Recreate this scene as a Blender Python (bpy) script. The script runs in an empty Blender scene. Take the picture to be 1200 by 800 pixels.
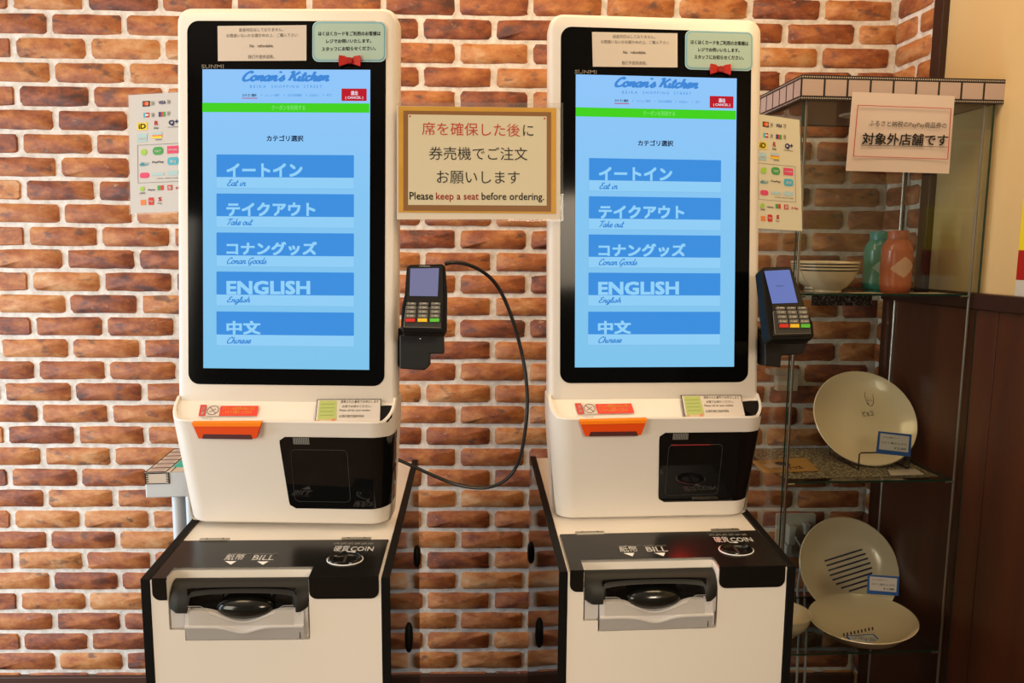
import bpy, math, random
from mathutils import Matrix, Vector
random.seed(7)
sc = bpy.context.scene
COL = sc.collection
# ---------------------------------------------------------------- camera
F, TH, RO, CZ = 870.0, 0.1226, 0.0076, 1.45
cd = bpy.data.cameras.new('camera'); cam = bpy.data.objects.new('camera', cd); COL.objects.link(cam)
cd.sensor_width = 36; cd.lens = F / 1200 * 36; cd.clip_start = 0.02
_fw = Vector((0, math.cos(TH), -math.sin(TH))); _up = Vector((0, math.sin(TH), math.cos(TH))); _rt = Vector((1, 0, 0))
_r = _rt * math.cos(RO) + _up * math.sin(RO); _u = _up * math.cos(RO) - _rt * math.sin(RO)
cam.matrix_world = Matrix(((_r.x, _u.x, -_fw.x, 0), (_r.y, _u.y, -_fw.y, 0), (_r.z, _u.z, -_fw.z, CZ), (0, 0, 0, 1)))
sc.camera = cam
# ---------------------------------------------------------------- world, lights, exposure
sc.view_settings.view_transform = 'Standard'; sc.view_settings.look = 'None'
sc.view_settings.gamma = 1; sc.view_settings.use_curve_mapping = False
sc.view_settings.exposure = 0.12
w = bpy.data.worlds.new('world'); sc.world = w; w.use_nodes = True
w.node_tree.nodes['Background'].inputs[0].default_value = (1.0, .86, .68, 1)
w.node_tree.nodes['Background'].inputs[1].default_value = 0.13

def area(name, loc, target, sx, sy, power, color, spread=180):
    l = bpy.data.lights.new(name, 'AREA'); l.shape = 'RECTANGLE'; l.size = sx; l.size_y = sy
    l.energy = power; l.color = color; l.spread = math.radians(spread)
    o = bpy.data.objects.new(name, l); COL.objects.link(o); o.location = loc
    o.rotation_euler = (Vector(target) - Vector(loc)).to_track_quat('-Z', 'Y').to_euler(); return o
area('window_daylight', (-2.9, 0.95, 1.0), (-.6, 1.9, .7), 1.1, 1.9, 54, (.72, .87, 1.0))
area('ceiling_downlight', (-.95, 0.95, 2.50), (-.8, 1.75, 1.0), .6, .4, 5, (1.0, .72, .42))
area('ceiling_downlight', (.55, 1.15, 2.50), (.6, 1.8, 1.2), .6, .4, 7, (1.0, .72, .40))
area('ceiling_downlight', (-.25, 1.45, 2.50), (-.2, 1.9, 1.4), .8, .3, 4, (1.0, .72, .42))
area('room_fill', (-2.0, -.5, 1.40), (-.2, 1.3, .9), 1.0, 1.2, 26, (1.0, .90, .76))  # added fill from front left: brightens the fronts, leaves the gap between dark
area('room_fill', (1.5, -.8, 2.2), (.3, 1.4, 1.0), .9, .9, 6, (1.0, .78, .54))  # weak added fill from front right, no known lamp there
area('cabinet_fill_spot', (.75, -1.0, 1.95), (.02, 1.15, .60), .5, .5, 3.2, (1.0, .83, .62), 62)  # added narrow fill aimed at the cash cabinet fronts, no known spotlight

# ---------------------------------------------------------------- helpers
def ray(px, py):
    x = (px - 600) / F; y = (py - 400) / F; c, s = math.cos(-RO), math.sin(-RO)
    x, y = x * c - y * s, x * s + y * c
    return Vector((x, math.cos(TH) - y * math.sin(TH), -math.sin(TH) - y * math.cos(TH)))
CAMP = Vector((0, 0, CZ))
def frame(X, Y, Z, yaw): return Matrix.Translation((X, Y, Z + CZ)) @ Matrix.Rotation(yaw, 4, 'Z')
class Plane:
    """a flat surface inside a frame; px() finds the surface point seen at a photo pixel"""
    def __init__(s, M, o, ex, ey):
        s.M = M; s.o = Vector(o); s.ex = Vector(ex).normalized(); s.ey = Vector(ey).normalized(); s.n = s.ex.cross(s.ey).normalized()
        s.ey = s.n.cross(s.ex)
        s.Mi = M.inverted()
    def px(s, x, y):
        c = s.Mi @ CAMP; d = s.Mi.to_3x3() @ ray(x, y)
        t = (s.o - c).dot(s.n) / d.dot(s.n); q = c + d * t - s.o
        return q.dot(s.ex), q.dot(s.ey)
    def pt(s, u, v, off=0.0): return s.o + s.ex * u + s.ey * v + s.n * off
    def P(s, x, y, off=0.0): return s.pt(*s.px(x, y), off)

class MB:
    def __init__(s): s.v = []; s.f = []; s.m = []
    def add(s, vs, fs, mi=0):
        b = len(s.v); s.v += [Vector(p) for p in vs]
        for f in fs: s.f.append(tuple(b + i for i in f)); s.m.append(mi)
        return s
    def box(s, x0, x1, y0, y1, z0, z1, mi=0):
        return s.add([(x0,y0,z0),(x1,y0,z0),(x1,y1,z0),(x0,y1,z0),(x0,y0,z1),(x1,y0,z1),(x1,y1,z1),(x0,y1,z1)],
            [(0,3,2,1),(4,5,6,7),(0,1,5,4),(1,2,6,5),(2,3,7,6),(3,0,4,7)], mi)
    def poly(s, pts, mi=0): return s.add(pts, [tuple(range(len(pts)))], mi)
    def slab(s, pl, uv, d, off=0.0, mi=0, mside=None):
        """polygon uv on plane pl, front at off, going d deep behind it"""
        n = len(uv); a = [pl.pt(u, v, off) for u, v in uv]; b = [pl.pt(u, v, off - d) for u, v in uv]
        s.add(a + b, [tuple(range(n))], mi)
        k = len(s.v) - 2 * n
        ms = mi if mside is None else mside
        s.f.append(tuple(k + n + i for i in reversed(range(n)))); s.m.append(ms)
        for i in range(n):
            j = (i + 1) % n; s.f.append((k + i, k + n + i, k + n + j, k + j)); s.m.append(ms)
        return s
    def loft(s, rings, mi=0, cap0=False, cap1=False, closed=True):
        n = len(rings[0]); b = len(s.v)
        for r in rings: s.v += [Vector(p) for p in r]
        for k in range(len(rings) - 1):
            for i in range(n if closed else n - 1):
                j = (i + 1) % n; s.f.append((b+k*n+i, b+k*n+j, b+(k+1)*n+j, b+(k+1)*n+i)); s.m.append(mi)
        if cap0: s.f.append(tuple(b + i for i in reversed(range(n)))); s.m.append(mi)
        if cap1: s.f.append(tuple(b + (len(rings)-1)*n + i for i in range(n))); s.m.append(mi)
        return s
    def lathe(s, prof, c=(0,0,0), n=32, mi=0, R=None, mis=None):
        rings = []
        for r, z in prof:
            ring = []
            for i in range(n):
                a = 2*math.pi*i/n; p = Vector((r*math.cos(a), r*math.sin(a), z))
                if R: p = R @ p
                ring.append(p + Vector(c))
            rings.append(ring)
        b = len(s.v)
        for r in rings: s.v += r
        for k in range(len(rings)-1):
            for i in range(n):
                j = (i+1) % n; s.f.append((b+k*n+i, b+k*n+j, b+(k+1)*n+j, b+(k+1)*n+i)); s.m.append(mis[k] if mis else mi)
        return s
    def tube(s, path, r, n=8, mi=0, caps=True):
        path = [Vector(p) for p in path]; rings = []; nrm = None
        for i, p in enumerate(path):
            t = (path[min(i+1, len(path)-1)] - path[max(i-1, 0)]).normalized()
            if nrm is None: nrm = t.orthogonal().normalized()
            nrm = (nrm - t * nrm.dot(t)).normalized(); bn = t.cross(nrm)
            rings.append([p + (nrm*math.cos(2*math.pi*k/n) + bn*math.sin(2*math.pi*k/n))*r for k in range(n)])
        return s.loft(rings, mi, cap0=caps, cap1=caps)
    def build(s, name, mats, parent=None, M=None, base=(0,0,0), smooth=False, angle=35, bevel=0, seg=2):
        me = bpy.data.meshes.new(name); o = bpy.data.objects.new(name, me); COL.objects.link(o)
        if parent is not None:
            b = Vector(parent['_b']); o.parent = parent; o['_b'] = tuple(b)
        else:
            b = Vector(base); o.matrix_world = (M or Matrix()) @ Matrix.Translation(b); o['_b'] = tuple(b)
        me.from_pydata([tuple(v - b) for v in s.v], [], s.f)
        mats = mats if isinstance(mats, (list, tuple)) else [mats]
        for m in mats: me.materials.append(m)
        me.polygons.foreach_set('material_index', s.m); me.update()
        if smooth:
            me.polygons.foreach_set('use_smooth', [True]*len(me.polygons)); me.set_sharp_from_angle(angle=math.radians(angle))
        if bevel:
            md = o.modifiers.new('bevel', 'BEVEL'); md.width = bevel; md.segments = seg; md.limit_method = 'ANGLE'; md.angle_limit = math.radians(40)
        return o
def tag(o, label=None, cat=None, group=None, kind=None):
    if label: o['label'] = label
    if cat: o['category'] = cat
    if group: o['group'] = group
    if kind: o['kind'] = kind
    return o
def thing(name, M, base, label, cat, group=None):
    o = bpy.data.objects.new(name, None); COL.objects.link(o); o.empty_display_size = .05
    o.matrix_world = M @ Matrix.Translation(Vector(base)); o['_b'] = tuple(base)
    return tag(o, label, cat, group)
def rrect(u0, u1, v0, v1, r, n=5, corners=(1,1,1,1)):
    """counter-clockwise rounded rectangle; corners bl, br, tr, tl"""
    out = []
    for k, (cx, cy, a0) in enumerate(((u0+r, v0+r, 180), (u1-r, v0+r, 270), (u1-r, v1-r, 0), (u0+r, v1-r, 90))):
        if corners[k]:
            for i in range(n+1):
                a = math.radians(a0 + 90*i/n); out.append((cx + r*math.cos(a), cy + r*math.sin(a)))
        else: out.append(((u0, v0), (u1, v0), (u1, v1), (u0, v1))[k])
    return out
# ---------------------------------------------------------------- materials
def mat(name, col, rough=.5, metal=0, spec=.5, coat=0, emit=None, es=1.0, bump=None):
    m = bpy.data.materials.new(name); m.use_nodes = True; nt = m.node_tree; p = nt.nodes['Principled BSDF']
    p.inputs['Base Color'].default_value = (*col, 1); p.inputs['Roughness'].default_value = rough
    p.inputs['Metallic'].default_value = metal; p.inputs['Specular IOR Level'].default_value = spec
    p.inputs['Coat Weight'].default_value = coat
    if emit: p.inputs['Emission Color'].default_value = (*emit, 1); p.inputs['Emission Strength'].default_value = es
    if bump:
        n = nt.nodes.new('ShaderNodeTexNoise'); n.inputs['Scale'].default_value = bump[0]
        b = nt.nodes.new('ShaderNodeBump'); b.inputs['Strength'].default_value = bump[1]; b.inputs['Distance'].default_value = .002
        g = nt.nodes.new('ShaderNodeNewGeometry'); nt.links.new(g.outputs['Position'], n.inputs['Vector'])
        nt.links.new(n.outputs['Fac'], b.inputs['Height']); nt.links.new(b.outputs['Normal'], p.inputs['Normal'])
    return m
def glass(name, tint, refl=.9, f0=.04, body=0.0, bodycol=(1,1,1)):
    """thin clear sheet: see-through, with a reflection that grows at grazing angles, the same from both sides"""
    m = bpy.data.materials.new(name); m.use_nodes = True; nt = m.node_tree; nt.nodes.clear(); L = nt.links
    out = nt.nodes.new('ShaderNodeOutputMaterial'); t = nt.nodes.new('ShaderNodeBsdfTransparent'); t.inputs[0].default_value = (*tint, 1)
    g = nt.nodes.new('ShaderNodeBsdfGlossy'); g.inputs['Roughness'].default_value = .012; g.inputs[0].default_value = (refl, refl, refl, 1)
    geo = nt.nodes.new('ShaderNodeNewGeometry'); dot = nt.nodes.new('ShaderNodeVectorMath'); dot.operation = 'DOT_PRODUCT'
    L.new(geo.outputs['Incoming'], dot.inputs[0]); L.new(geo.outputs['Normal'], dot.inputs[1])
    def mth(op, a, b=None):
        n = nt.nodes.new('ShaderNodeMath'); n.operation = op
        for i, v in enumerate((a, b)):
            if v is None: continue
            if isinstance(v, (int, float)): n.inputs[i].default_value = v
            else: L.new(v, n.inputs[i])
        return n.outputs[0]
    c = mth('ABSOLUTE', dot.outputs['Value']); p5 = mth('POWER', mth('SUBTRACT', 1.0, c), 5.0); fr = mth('ADD', mth('MULTIPLY', p5, 1-f0), f0)
    mx = nt.nodes.new('ShaderNodeMixShader'); L.new(fr, mx.inputs[0]); L.new(g.outputs[0], mx.inputs[2])
    if body:
        d = nt.nodes.new('ShaderNodeBsdfDiffuse'); d.inputs[0].default_value = (*bodycol, 1)
        m2 = nt.nodes.new('ShaderNodeMixShader'); m2.inputs[0].default_value = body
        L.new(t.outputs[0], m2.inputs[1]); L.new(d.outputs[0], m2.inputs[2]); L.new(m2.outputs[0], mx.inputs[1])
    else: L.new(t.outputs[0], mx.inputs[1])
    L.new(mx.outputs[0], out.inputs[0]); return m
def N(nt, t, **kw):
    n = nt.nodes.new(t)
    for k, v in kw.items():
        if hasattr(n, k): setattr(n, k, v)
        else: n.inputs[k.replace('_', ' ')].default_value = v
    return n
def ramp(nt, stops):
    r = nt.nodes.new('ShaderNodeValToRGB'); e = r.color_ramp.elements
    while len(e) < len(stops): e.new(.5)
    for i, (p, c) in enumerate(stops): e[i].position = p; e[i].color = (*c, 1)
    return r
def brick_material():
    m = bpy.data.materials.new('fired_clay_brick'); m.use_nodes = True; nt = m.node_tree; L = nt.links; p = nt.nodes['Principled BSDF']
    geo = N(nt, 'ShaderNodeNewGeometry'); oi = N(nt, 'ShaderNodeObjectInfo'); at = N(nt, 'ShaderNodeAttribute', attribute_name='tone')
    add = N(nt, 'ShaderNodeMath', operation='ADD'); L.new(oi.outputs['Random'], add.inputs[0]); L.new(at.outputs['Fac'], add.inputs[1])
    fr = N(nt, 'ShaderNodeMath', operation='FRACT'); L.new(add.outputs[0], fr.inputs[0])
    mp = N(nt, 'ShaderNodeMapping'); mp.inputs['Scale'].default_value = (1, 1, 1.8); L.new(geo.outputs['Position'], mp.inputs['Vector'])
    n1 = N(nt, 'ShaderNodeTexNoise', Scale=15.0, Detail=8.0, Roughness=.68); n1.noise_dimensions = '4D'
    L.new(mp.outputs[0], n1.inputs['Vector'])
    wm = N(nt, 'ShaderNodeMath', operation='MULTIPLY'); wm.inputs[1].default_value = 37.0; L.new(fr.outputs[0], wm.inputs[0]); L.new(wm.outputs[0], n1.inputs['W'])
    mix = N(nt, 'ShaderNodeMath', operation='MULTIPLY_ADD'); L.new(n1.outputs['Fac'], mix.inputs[0]); mix.inputs[1].default_value = 1.9
    s2 = N(nt, 'ShaderNodeMath', operation='MULTIPLY_ADD'); L.new(fr.outputs[0], s2.inputs[0]); s2.inputs[1].default_value = .5; s2.inputs[2].default_value = -.74
    L.new(s2.outputs[0], mix.inputs[2])
    cr = ramp(nt, [(0.0, (.095,.036,.026)), (.22, (.25,.066,.028)), (.48, (.42,.136,.041)), (.70, (.55,.225,.072)), (1.0, (.66,.38,.19))])
    L.new(mix.outputs[0], cr.inputs[0])
    n2 = N(nt, 'ShaderNodeTexNoise', Scale=60.0, Detail=6.0, Roughness=.7); L.new(mp.outputs[0], n2.inputs['Vector'])
    r2 = ramp(nt, [(.60, (0,0,0)), (.72, (1,1,1))]); L.new(n2.outputs['Fac'], r2.inputs[0])
    n3 = N(nt, 'ShaderNodeTexNoise', Scale=11.0, Detail=2.0); L.new(mp.outputs[0], n3.inputs['Vector'])
    r3 = ramp(nt, [(.44, (0,0,0)), (.60, (1,1,1))]); L.new(n3.outputs['Fac'], r3.inputs[0])
    mm = N(nt, 'ShaderNodeMath', operation='MULTIPLY'); L.new(r2.outputs[0], mm.inputs[0]); L.new(r3.outputs[0], mm.inputs[1])
    mm2 = N(nt, 'ShaderNodeMath', operation='MULTIPLY'); L.new(mm.outputs[0], mm2.inputs[0]); mm2.inputs[1].default_value = .7
    mc = N(nt, 'ShaderNodeMixRGB'); L.new(mm2.outputs[0], mc.inputs[0]); L.new(cr.outputs[0], mc.inputs[1]); mc.inputs[2].default_value = (.60,.47,.36,1)
    n4 = N(nt, 'ShaderNodeTexNoise', Scale=24.0, Detail=4.0); L.new(mp.outputs[0], n4.inputs['Vector'])
    r4 = ramp(nt, [(.58, (0,0,0)), (.70, (.75,.75,.75))]); L.new(n4.outputs['Fac'], r4.inputs[0])
    md = N(nt, 'ShaderNodeMixRGB'); L.new(r4.outputs[0], md.inputs[0]); L.new(mc.outputs[0], md.inputs[1]); md.inputs[2].default_value = (.10,.055,.05,1)
    L.new(md.outputs[0], p.inputs['Base Color']); p.inputs['Roughness'].default_value = .62
    b = N(nt, 'ShaderNodeBump', Strength=.5, Distance=.003); L.new(n2.outputs['Fac'], b.inputs['Height']); L.new(b.outputs['Normal'], p.inputs['Normal'])
    return m
def noise_mat(name, c1, c2, scale, rough=.8, bump=.3, stretch=(1,1,1), lo=.35, hi=.65):
    m = bpy.data.materials.new(name); m.use_nodes = True; nt = m.node_tree; L = nt.links; p = nt.nodes['Principled BSDF']
    geo = N(nt, 'ShaderNodeNewGeometry'); mp = N(nt, 'ShaderNodeMapping'); mp.inputs['Scale'].default_value = stretch; L.new(geo.outputs['Position'], mp.inputs[0])
    n = N(nt, 'ShaderNodeTexNoise', Scale=scale, Detail=6.0, Roughness=.6); L.new(mp.outputs[0], n.inputs['Vector'])
    r = ramp(nt, [(lo, c1), (hi, c2)]); L.new(n.outputs['Fac'], r.inputs[0]); L.new(r.outputs[0], p.inputs['Base Color']); p.inputs['Roughness'].default_value = rough
    b = N(nt, 'ShaderNodeBump', Strength=bump, Distance=.002); L.new(n.outputs['Fac'], b.inputs['Height']); L.new(b.outputs['Normal'], p.inputs['Normal'])
    return m
MBRICK = brick_material()
MORTAR = noise_mat('pale_mortar', (.60,.53,.46), (.84,.79,.73), 45, .9, .7)
CREAM = noise_mat('cream_wall_paint', (.68,.485,.235), (.71,.51,.255), 3, .75, .05)
WOOD = noise_mat('dark_wainscot_wood', (.050,.013,.004), (.090,.024,.007), 9, .42, .08, (1,1,.08))
TRIMW = mat('dark_brown_trim', (.030,.009,.005), .4)
BASEW = mat('dark_brown_baseboard', (.060,.022,.012), .45)
SHELL = mat('warm_white_plastic', (.79,.725,.645), .38, bump=(900,.02))
SHELL2 = mat('white_painted_panel', (.82,.755,.665), .42)
BLACKG = mat('black_screen_glass', (.002,.002,.002), .08, spec=.16)
BLACKP = mat('gloss_black_acrylic', (.004,.0035,.003), .05, spec=.3)
BLACKM = mat('satin_black_plastic', (.006,.0055,.005), .5, spec=.12)
HOODM = mat('charcoal_plastic', (.013,.012,.009), .5, spec=.3)
DARKW = mat('smoked_window', (.004,.004,.004), .05, spec=.6)
GREYP = mat('light_grey_plastic', (.60,.57,.55), .35)
GREYP2 = mat('grey_plastic', (.42,.40,.38), .4)
SEAM = mat('dark_seam', (.02,.015,.012), .8)
ORANGE = mat('orange_plastic', (.74,.070,.002), .5, spec=.2)
ORANGE2 = mat('orange_plastic_top', (.98,.24,.006), .5, spec=.2)
DKRED = mat('dark_red_slot', (.07,.003,.002), .6)
METAL = mat('brushed_steel', (.42,.38,.32), .32, metal=1)
CHROME = mat('chrome_ring', (.75,.74,.72), .18, metal=1)
WHITE = mat('white_print', (.85,.83,.80), .6)
PAPER = mat('white_paper', (.68,.60,.52), .7)
PAPER_W = mat('cream_paper', (.70,.64,.46), .7)
INK = mat('black_ink', (.02,.018,.016), .7)
GREYINK = mat('grey_ink', (.12,.105,.09), .7)
REDINK = mat('red_ink', (.55,.045,.02), .6)
YELLOW = mat('yellow_print', (.85,.65,.03), .6)
RED = mat('red_print', (.62,.03,.02), .55)
GREEN = mat('green_print', (.05,.36,.07), .6)
LIME = mat('lime_print', (.35,.62,.06), .6)
NAVY = mat('navy_print', (.02,.03,.20), .6)
CYAN = mat('cyan_print', (.07,.45,.60), .6)
PALEB = mat('pale_blue_print', (.42,.62,.66), .6)
PINK = mat('pink_print', (.75,.06,.16), .6)
ORG = mat('orange_print', (.80,.22,.05), .6)
TEALC = mat('mint_card', (.44,.60,.52), .25)
BLUEL = mat('blue_outline', (.16,.43,.56), .3)
GOLD = noise_mat('mustard_print', (.60,.32,.035), (.66,.36,.045), 20, .5, 0)
BROWNP = mat('brown_print', (.26,.115,.03), .5)
BRED = mat('bow_red', (.52,.015,.008), .4)
def scr(name, col, s=1.0): return mat(name, (0,0,0), .6, spec=.1, emit=col, es=s*.89)
def screen_bg():
    m = scr('lit_blue_screen', (.27,.60,.93), 1.0); nt = m.node_tree; L = nt.links; p = nt.nodes['Principled BSDF']
    tc = N(nt, 'ShaderNodeTexCoord'); sp = N(nt, 'ShaderNodeSeparateXYZ'); L.new(tc.outputs['Generated'], sp.inputs[0])
    r = ramp(nt, [(0.0, (.22,.57,.86)), (.55, (.24,.58,.92)), (1.0, (.29,.58,.99))]); L.new(sp.outputs['Z'], r.inputs[0])
    L.new(r.outputs[0], p.inputs['Emission Color']); return m
S_BG = screen_bg()
S_BTN = scr('lit_blue_header', (.045,.28,.76)); S_CARD = scr('lit_pale_card', (.29,.635,.95)); S_LETTER = scr('lit_sky_letters', (.30,.66,.97))
S_BLUE = scr('lit_blue_letters', (.035,.24,.68)); S_BLUE2 = scr('lit_soft_blue_letters', (.05,.25,.70)); S_EDGE = scr('lit_card_edge', (.20,.50,.80))
S_GREEN = scr('lit_green', (.055,.66,.012)); S_GLET = scr('lit_green_letters', (.25,.80,.2)); S_RED = scr('lit_red', (.52,.008,.02)); S_WHITE = scr('lit_white', (.85,.8,.9)); S_DARK = scr('lit_dark_letters', (.008,.015,.05))
# ---------------------------------------------------------------- lettering
_cache = {}
def glyphs(s, bold=0.0):
    k = (s, bold)
    if k not in _cache:
        c = bpy.data.curves.new('t', 'FONT'); c.body = s; c.size = 1; c.resolution_u = 2
        o = bpy.data.objects.new('t', c); COL.objects.link(o)
        dg = bpy.context.evaluated_depsgraph_get(); dg.update()
        me = bpy.data.meshes.new_from_object(o.evaluated_get(dg))
        V = [(v.co.x, v.co.y) for v in me.vertices]; Fc = [tuple(p.vertices) for p in me.polygons]
        bpy.data.objects.remove(o); bpy.data.curves.remove(c); bpy.data.meshes.remove(me)
        _cache[k] = (V, Fc)
    return _cache[k]
def put_uv(mb, pl, V, Fc, p0, p1, h, off, mi):
    """fit 2-D shapes into the box whose lower edge runs p0-p1 (plane coords), h tall"""
    if not V: return
    x0 = min(v[0] for v in V); x1 = max(v[0] for v in V); y0 = min(v[1] for v in V); y1 = max(v[1] for v in V)
    d = Vector((p1[0]-p0[0], p1[1]-p0[1])); e = Vector((-d.y, d.x)).normalized() * h
    mb.add([pl.pt(p0[0] + d.x*(x-x0)/(x1-x0) + e.x*(y-y0)/(y1-y0), p0[1] + d.y*(x-x0)/(x1-x0) + e.y*(y-y0)/(y1-y0), off) for x, y in V], Fc, mi)
def write(mb, pl, s, a, b, h, mi=0, off=.0006, bold=0.0):
    """text whose box runs from pixel a to pixel b along its foot and is h pixels tall"""
    V, Fc = glyphs(s)
    if bold > .008:                      # heavier strokes: the same flat glyphs laid slightly shifted over themselves
        V2, F2 = [], []
        for q, (dx, dy) in enumerate(((-1,-1),(1,-1),(1,1),(-1,1))):
            n0 = len(V2); V2 += [(x + dx*bold*.8, y + dy*bold*.8) for x, y in V]; F2 += [tuple(n0+i for i in f_) for f_ in Fc]
        V, Fc = V2, F2
    p0 = pl.px(*a); p1 = pl.px(*b); q = pl.px(a[0], a[1]-h)
    put_uv(mb, pl, V, Fc, p0, p1, math.hypot(q[0]-p0[0], q[1]-p0[1]), off, mi)
A_ = [(.8,.85),(.5,1),(.12,.7),(.1,.25),(.35,0),(.65,.3),(.85,.95)]
SCRIPT = {'o': (.95, [[(.75,.85),(.45,1),(.1,.7),(.1,.3),(.4,0),(.75,.25),(.8,.65),(.6,.95),(.8,.8),(1.05,.85)]]),
 'n': (1.0, [[(0,.8),(.2,.95),(.22,.6),(.12,0)],[(.17,.45),(.5,.97),(.72,.8),(.66,.25),(.8,0),(1.05,.25)]]),
 'a': (1.0, [A_,[(.85,.95),(.75,.3),(.85,0),(1.05,.2)]]), 's': (.8, [[(-.05,.15),(.35,.7),(.5,1.02),(.5,.7),(.72,.3),(.45,0),(.12,.12)]]),
 'i': (.5, [[(.2,.95),(.12,.25),(.28,0),(.52,.2)],[(.27,1.38),(.29,1.44)]]), 't': (.6, [[(.3,1.75),(.14,.3),(.3,0),(.58,.2)],[(-.08,1.08),(.6,1.14)]]),
 'c': (.75, [[(.68,.78),(.4,1),(.08,.6),(.12,.15),(.4,0),(.78,.22)]]), 'h': (.95, [[(.3,1.9),(.1,0)],[(.15,.45),(.47,.97),(.68,.8),(.62,.25),(.76,0),(1.0,.22)]]),
 'e': (.78, [[(0,.32),(.5,.5),(.6,.85),(.35,1),(.08,.6),(.12,.15),(.4,0),(.8,.25)]]), 'k': (.85, [[(.3,1.9),(.1,0)],[(.65,.95),(.2,.5),(.48,.42),(.6,0),(.9,.2)]]),
 'u': (.95, [[(.1,.95),(.08,.3),(.3,0),(.6,.4),(.7,.95)],[(.7,.95),(.65,.25),(.8,0),(1,.2)]]),
 'g': (1.0, [A_,[(.82,.95),(.7,-.4),(.4,-.75),(.2,-.5),(.6,-.1),(1.03,.2)]]), 'd': (1.05, [A_,[(1.0,1.9),(.77,.3),(.87,0),(1.1,.2)]]),
 'l': (.5, [[(.05,.2),(.4,1.4),(.3,1.9),(.15,1.3),(.15,.2),(.32,0),(.55,.2)]]), 'C': (1.2, [[(1.15,1.5),(.95,1.9),(.42,1.55),(.1,.7),(.3,.05),(.8,.05),(1.25,.35)]]),
 'K': (1.4, [[(.5,1.9),(.2,0)],[(.1,1.6),(.3,1.85),(.5,1.8)],[(1.35,1.9),(.95,1.3),(.35,.9),(.8,.72),(1.0,.1),(1.4,.2)]]),
 'E': (1.1, [[(1,1.6),(.7,1.9),(.35,1.5),(.7,1.05),(.25,.8),(.1,.35),(.5,0),(1.1,.3)]]), 'T': (1.1, [[(0,1.7),(.6,1.85),(1.3,1.9)],[(.8,1.85),(.5,.6),(.2,0)]]),
 'G': (1.25, [[(1.1,1.5),(.95,1.9),(.42,1.55),(.1,.7),(.3,.1),(.7,.2),(1.0,.85)],[(1.0,.9),(.9,.1),(.75,-.4),(.3,-.4)]]), "'": (.25, [[(.15,1.95),(.05,1.6)]]), ' ': (.55, [])}
def script_shapes(s, wd=.17):
    V = []; Fc = []; x = 0
    for ch in s:
        adv, strokes = SCRIPT[ch]
        for st in strokes:
            pts = []
            P = [st[0]] + st + [st[-1]]
            for i in range(1, len(P)-2):
                for k in range(5):
                    t = k/5; a, b, c, d = P[i-1], P[i], P[i+1], P[i+2]
                    pts.append(tuple(.5*(2*b[j] + (c[j]-a[j])*t + (2*a[j]-5*b[j]+4*c[j]-d[j])*t*t + (3*b[j]-a[j]-3*c[j]+d[j])*t**3) for j in (0,1)))
            pts.append(st[-1]); n0 = len(V)
            for i, p in enumerate(pts):
                a = pts[max(i-1,0)]; b = pts[min(i+1,len(pts)-1)]; dx, dy = b[0]-a[0], b[1]-a[1]; l = math.hypot(dx, dy) or 1
                for sgn in (-1, 1):
                    X = p[0] - sgn*dy/l*wd/2 + x; Y = p[1] + sgn*dx/l*wd/2; V.append((X + .28*Y, Y))
            for i in range(len(pts)-1): Fc.append((n0+2*i, n0+2*i+2, n0+2*i+3, n0+2*i+1))
        x += adv * 1.02
    return V, Fc
def script(mb, pl, s, a, b, h, mi=0, off=.0006, wd=.2):
    V, Fc = script_shapes(s, wd); p0 = pl.px(*a); p1 = pl.px(*b); q = pl.px(a[0], a[1]-h)
    put_uv(mb, pl, V, Fc, p0, p1, math.hypot(q[0]-p0[0], q[1]-p0[1]), off, mi)
def pxquad(mb, pl, pts, mi=0, off=.0004, d=None):
    uv = [pl.px(*p) for p in pts]
    if d: mb.slab(pl, uv, d, off, mi)
    else: mb.poly([pl.pt(u, v, off) for u, v in uv], mi)
def pxrect(mb, pl, x0, y0, x1, y1, mi=0, off=.0004, r=0, d=None):
    u0, v0 = pl.px(x0, y1); u1, v1 = pl.px(x1, y0); u0b, _ = pl.px(x0, y0); u1b, _ = pl.px(x1, y1)
    uv = rrect((u0+u0b)/2, (u1+u1b)/2, v0, v1, r, 4) if r else [(u0, v0), (u1b, v0), (u1, v1), (u0b, v1)]
    if d: mb.slab(pl, uv, d, off, mi)
    else: mb.poly([pl.pt(u, v, off) for u, v in uv], mi)
def disc(mb, pl, x, y, rx, mi=0, off=.0008, n=14):
    u, v = pl.px(x, y); r = abs(pl.px(x+rx, y)[0]-u)
    mb.poly([pl.pt(u + r*math.cos(2*math.pi*i/n), v + r*math.sin(2*math.pi*i/n), off) for i in range(n)], mi)

# ================================================================ ROOM
WL, WYAW, BW, WX0, WZ0, BH = 2.1, .0196, .2013, -1.3637, .6316, .0635
MW = frame(WX0, WL, 0, WYAW)                      # wall frame: x along wall, y into wall, z up from camera height
PW = Plane(MW, (0,0,0), (1,0,0), (0,0,1))
SC = 12.03 * BW                                   # corner of the back wall
RD = Vector((.1, -1, 0)).normalized()             # direction of the side wall coming forward
CORN = MW @ Vector((SC, 0, 0)); CORN.z = 0
MR = Matrix(((RD.x, -RD.y, 0, CORN.x), (RD.y, RD.x, 0, CORN.y), (0, 0, 1, CZ), (0, 0, 0, 1)))   # x along the side wall, y into it
MR = Matrix(((RD.x, 1*abs(RD.y), 0, CORN.x), (RD.y, RD.x*1, 0, CORN.y), (0,0,1,CZ), (0,0,0,1)))
wall = MB().box(-2.2, SC+.10, .0052, .10, -CZ, 1.15).build('wall_back', MORTAR, M=MW, base=(0,0,-CZ)); tag(wall, kind='structure')
ret = MB().box(0.0, .225, .0052, .08, -CZ, 1.15).build('wall_side', MORTAR, M=MR, base=(0,0,-CZ)); tag(ret, kind='structure')
rw = MB().box(.212, 3.6, .004, .10, -CZ, 1.15).build('wall_right', CREAM, M=MR, base=(.212,0,-CZ)); tag(rw, kind='structure')
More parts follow.
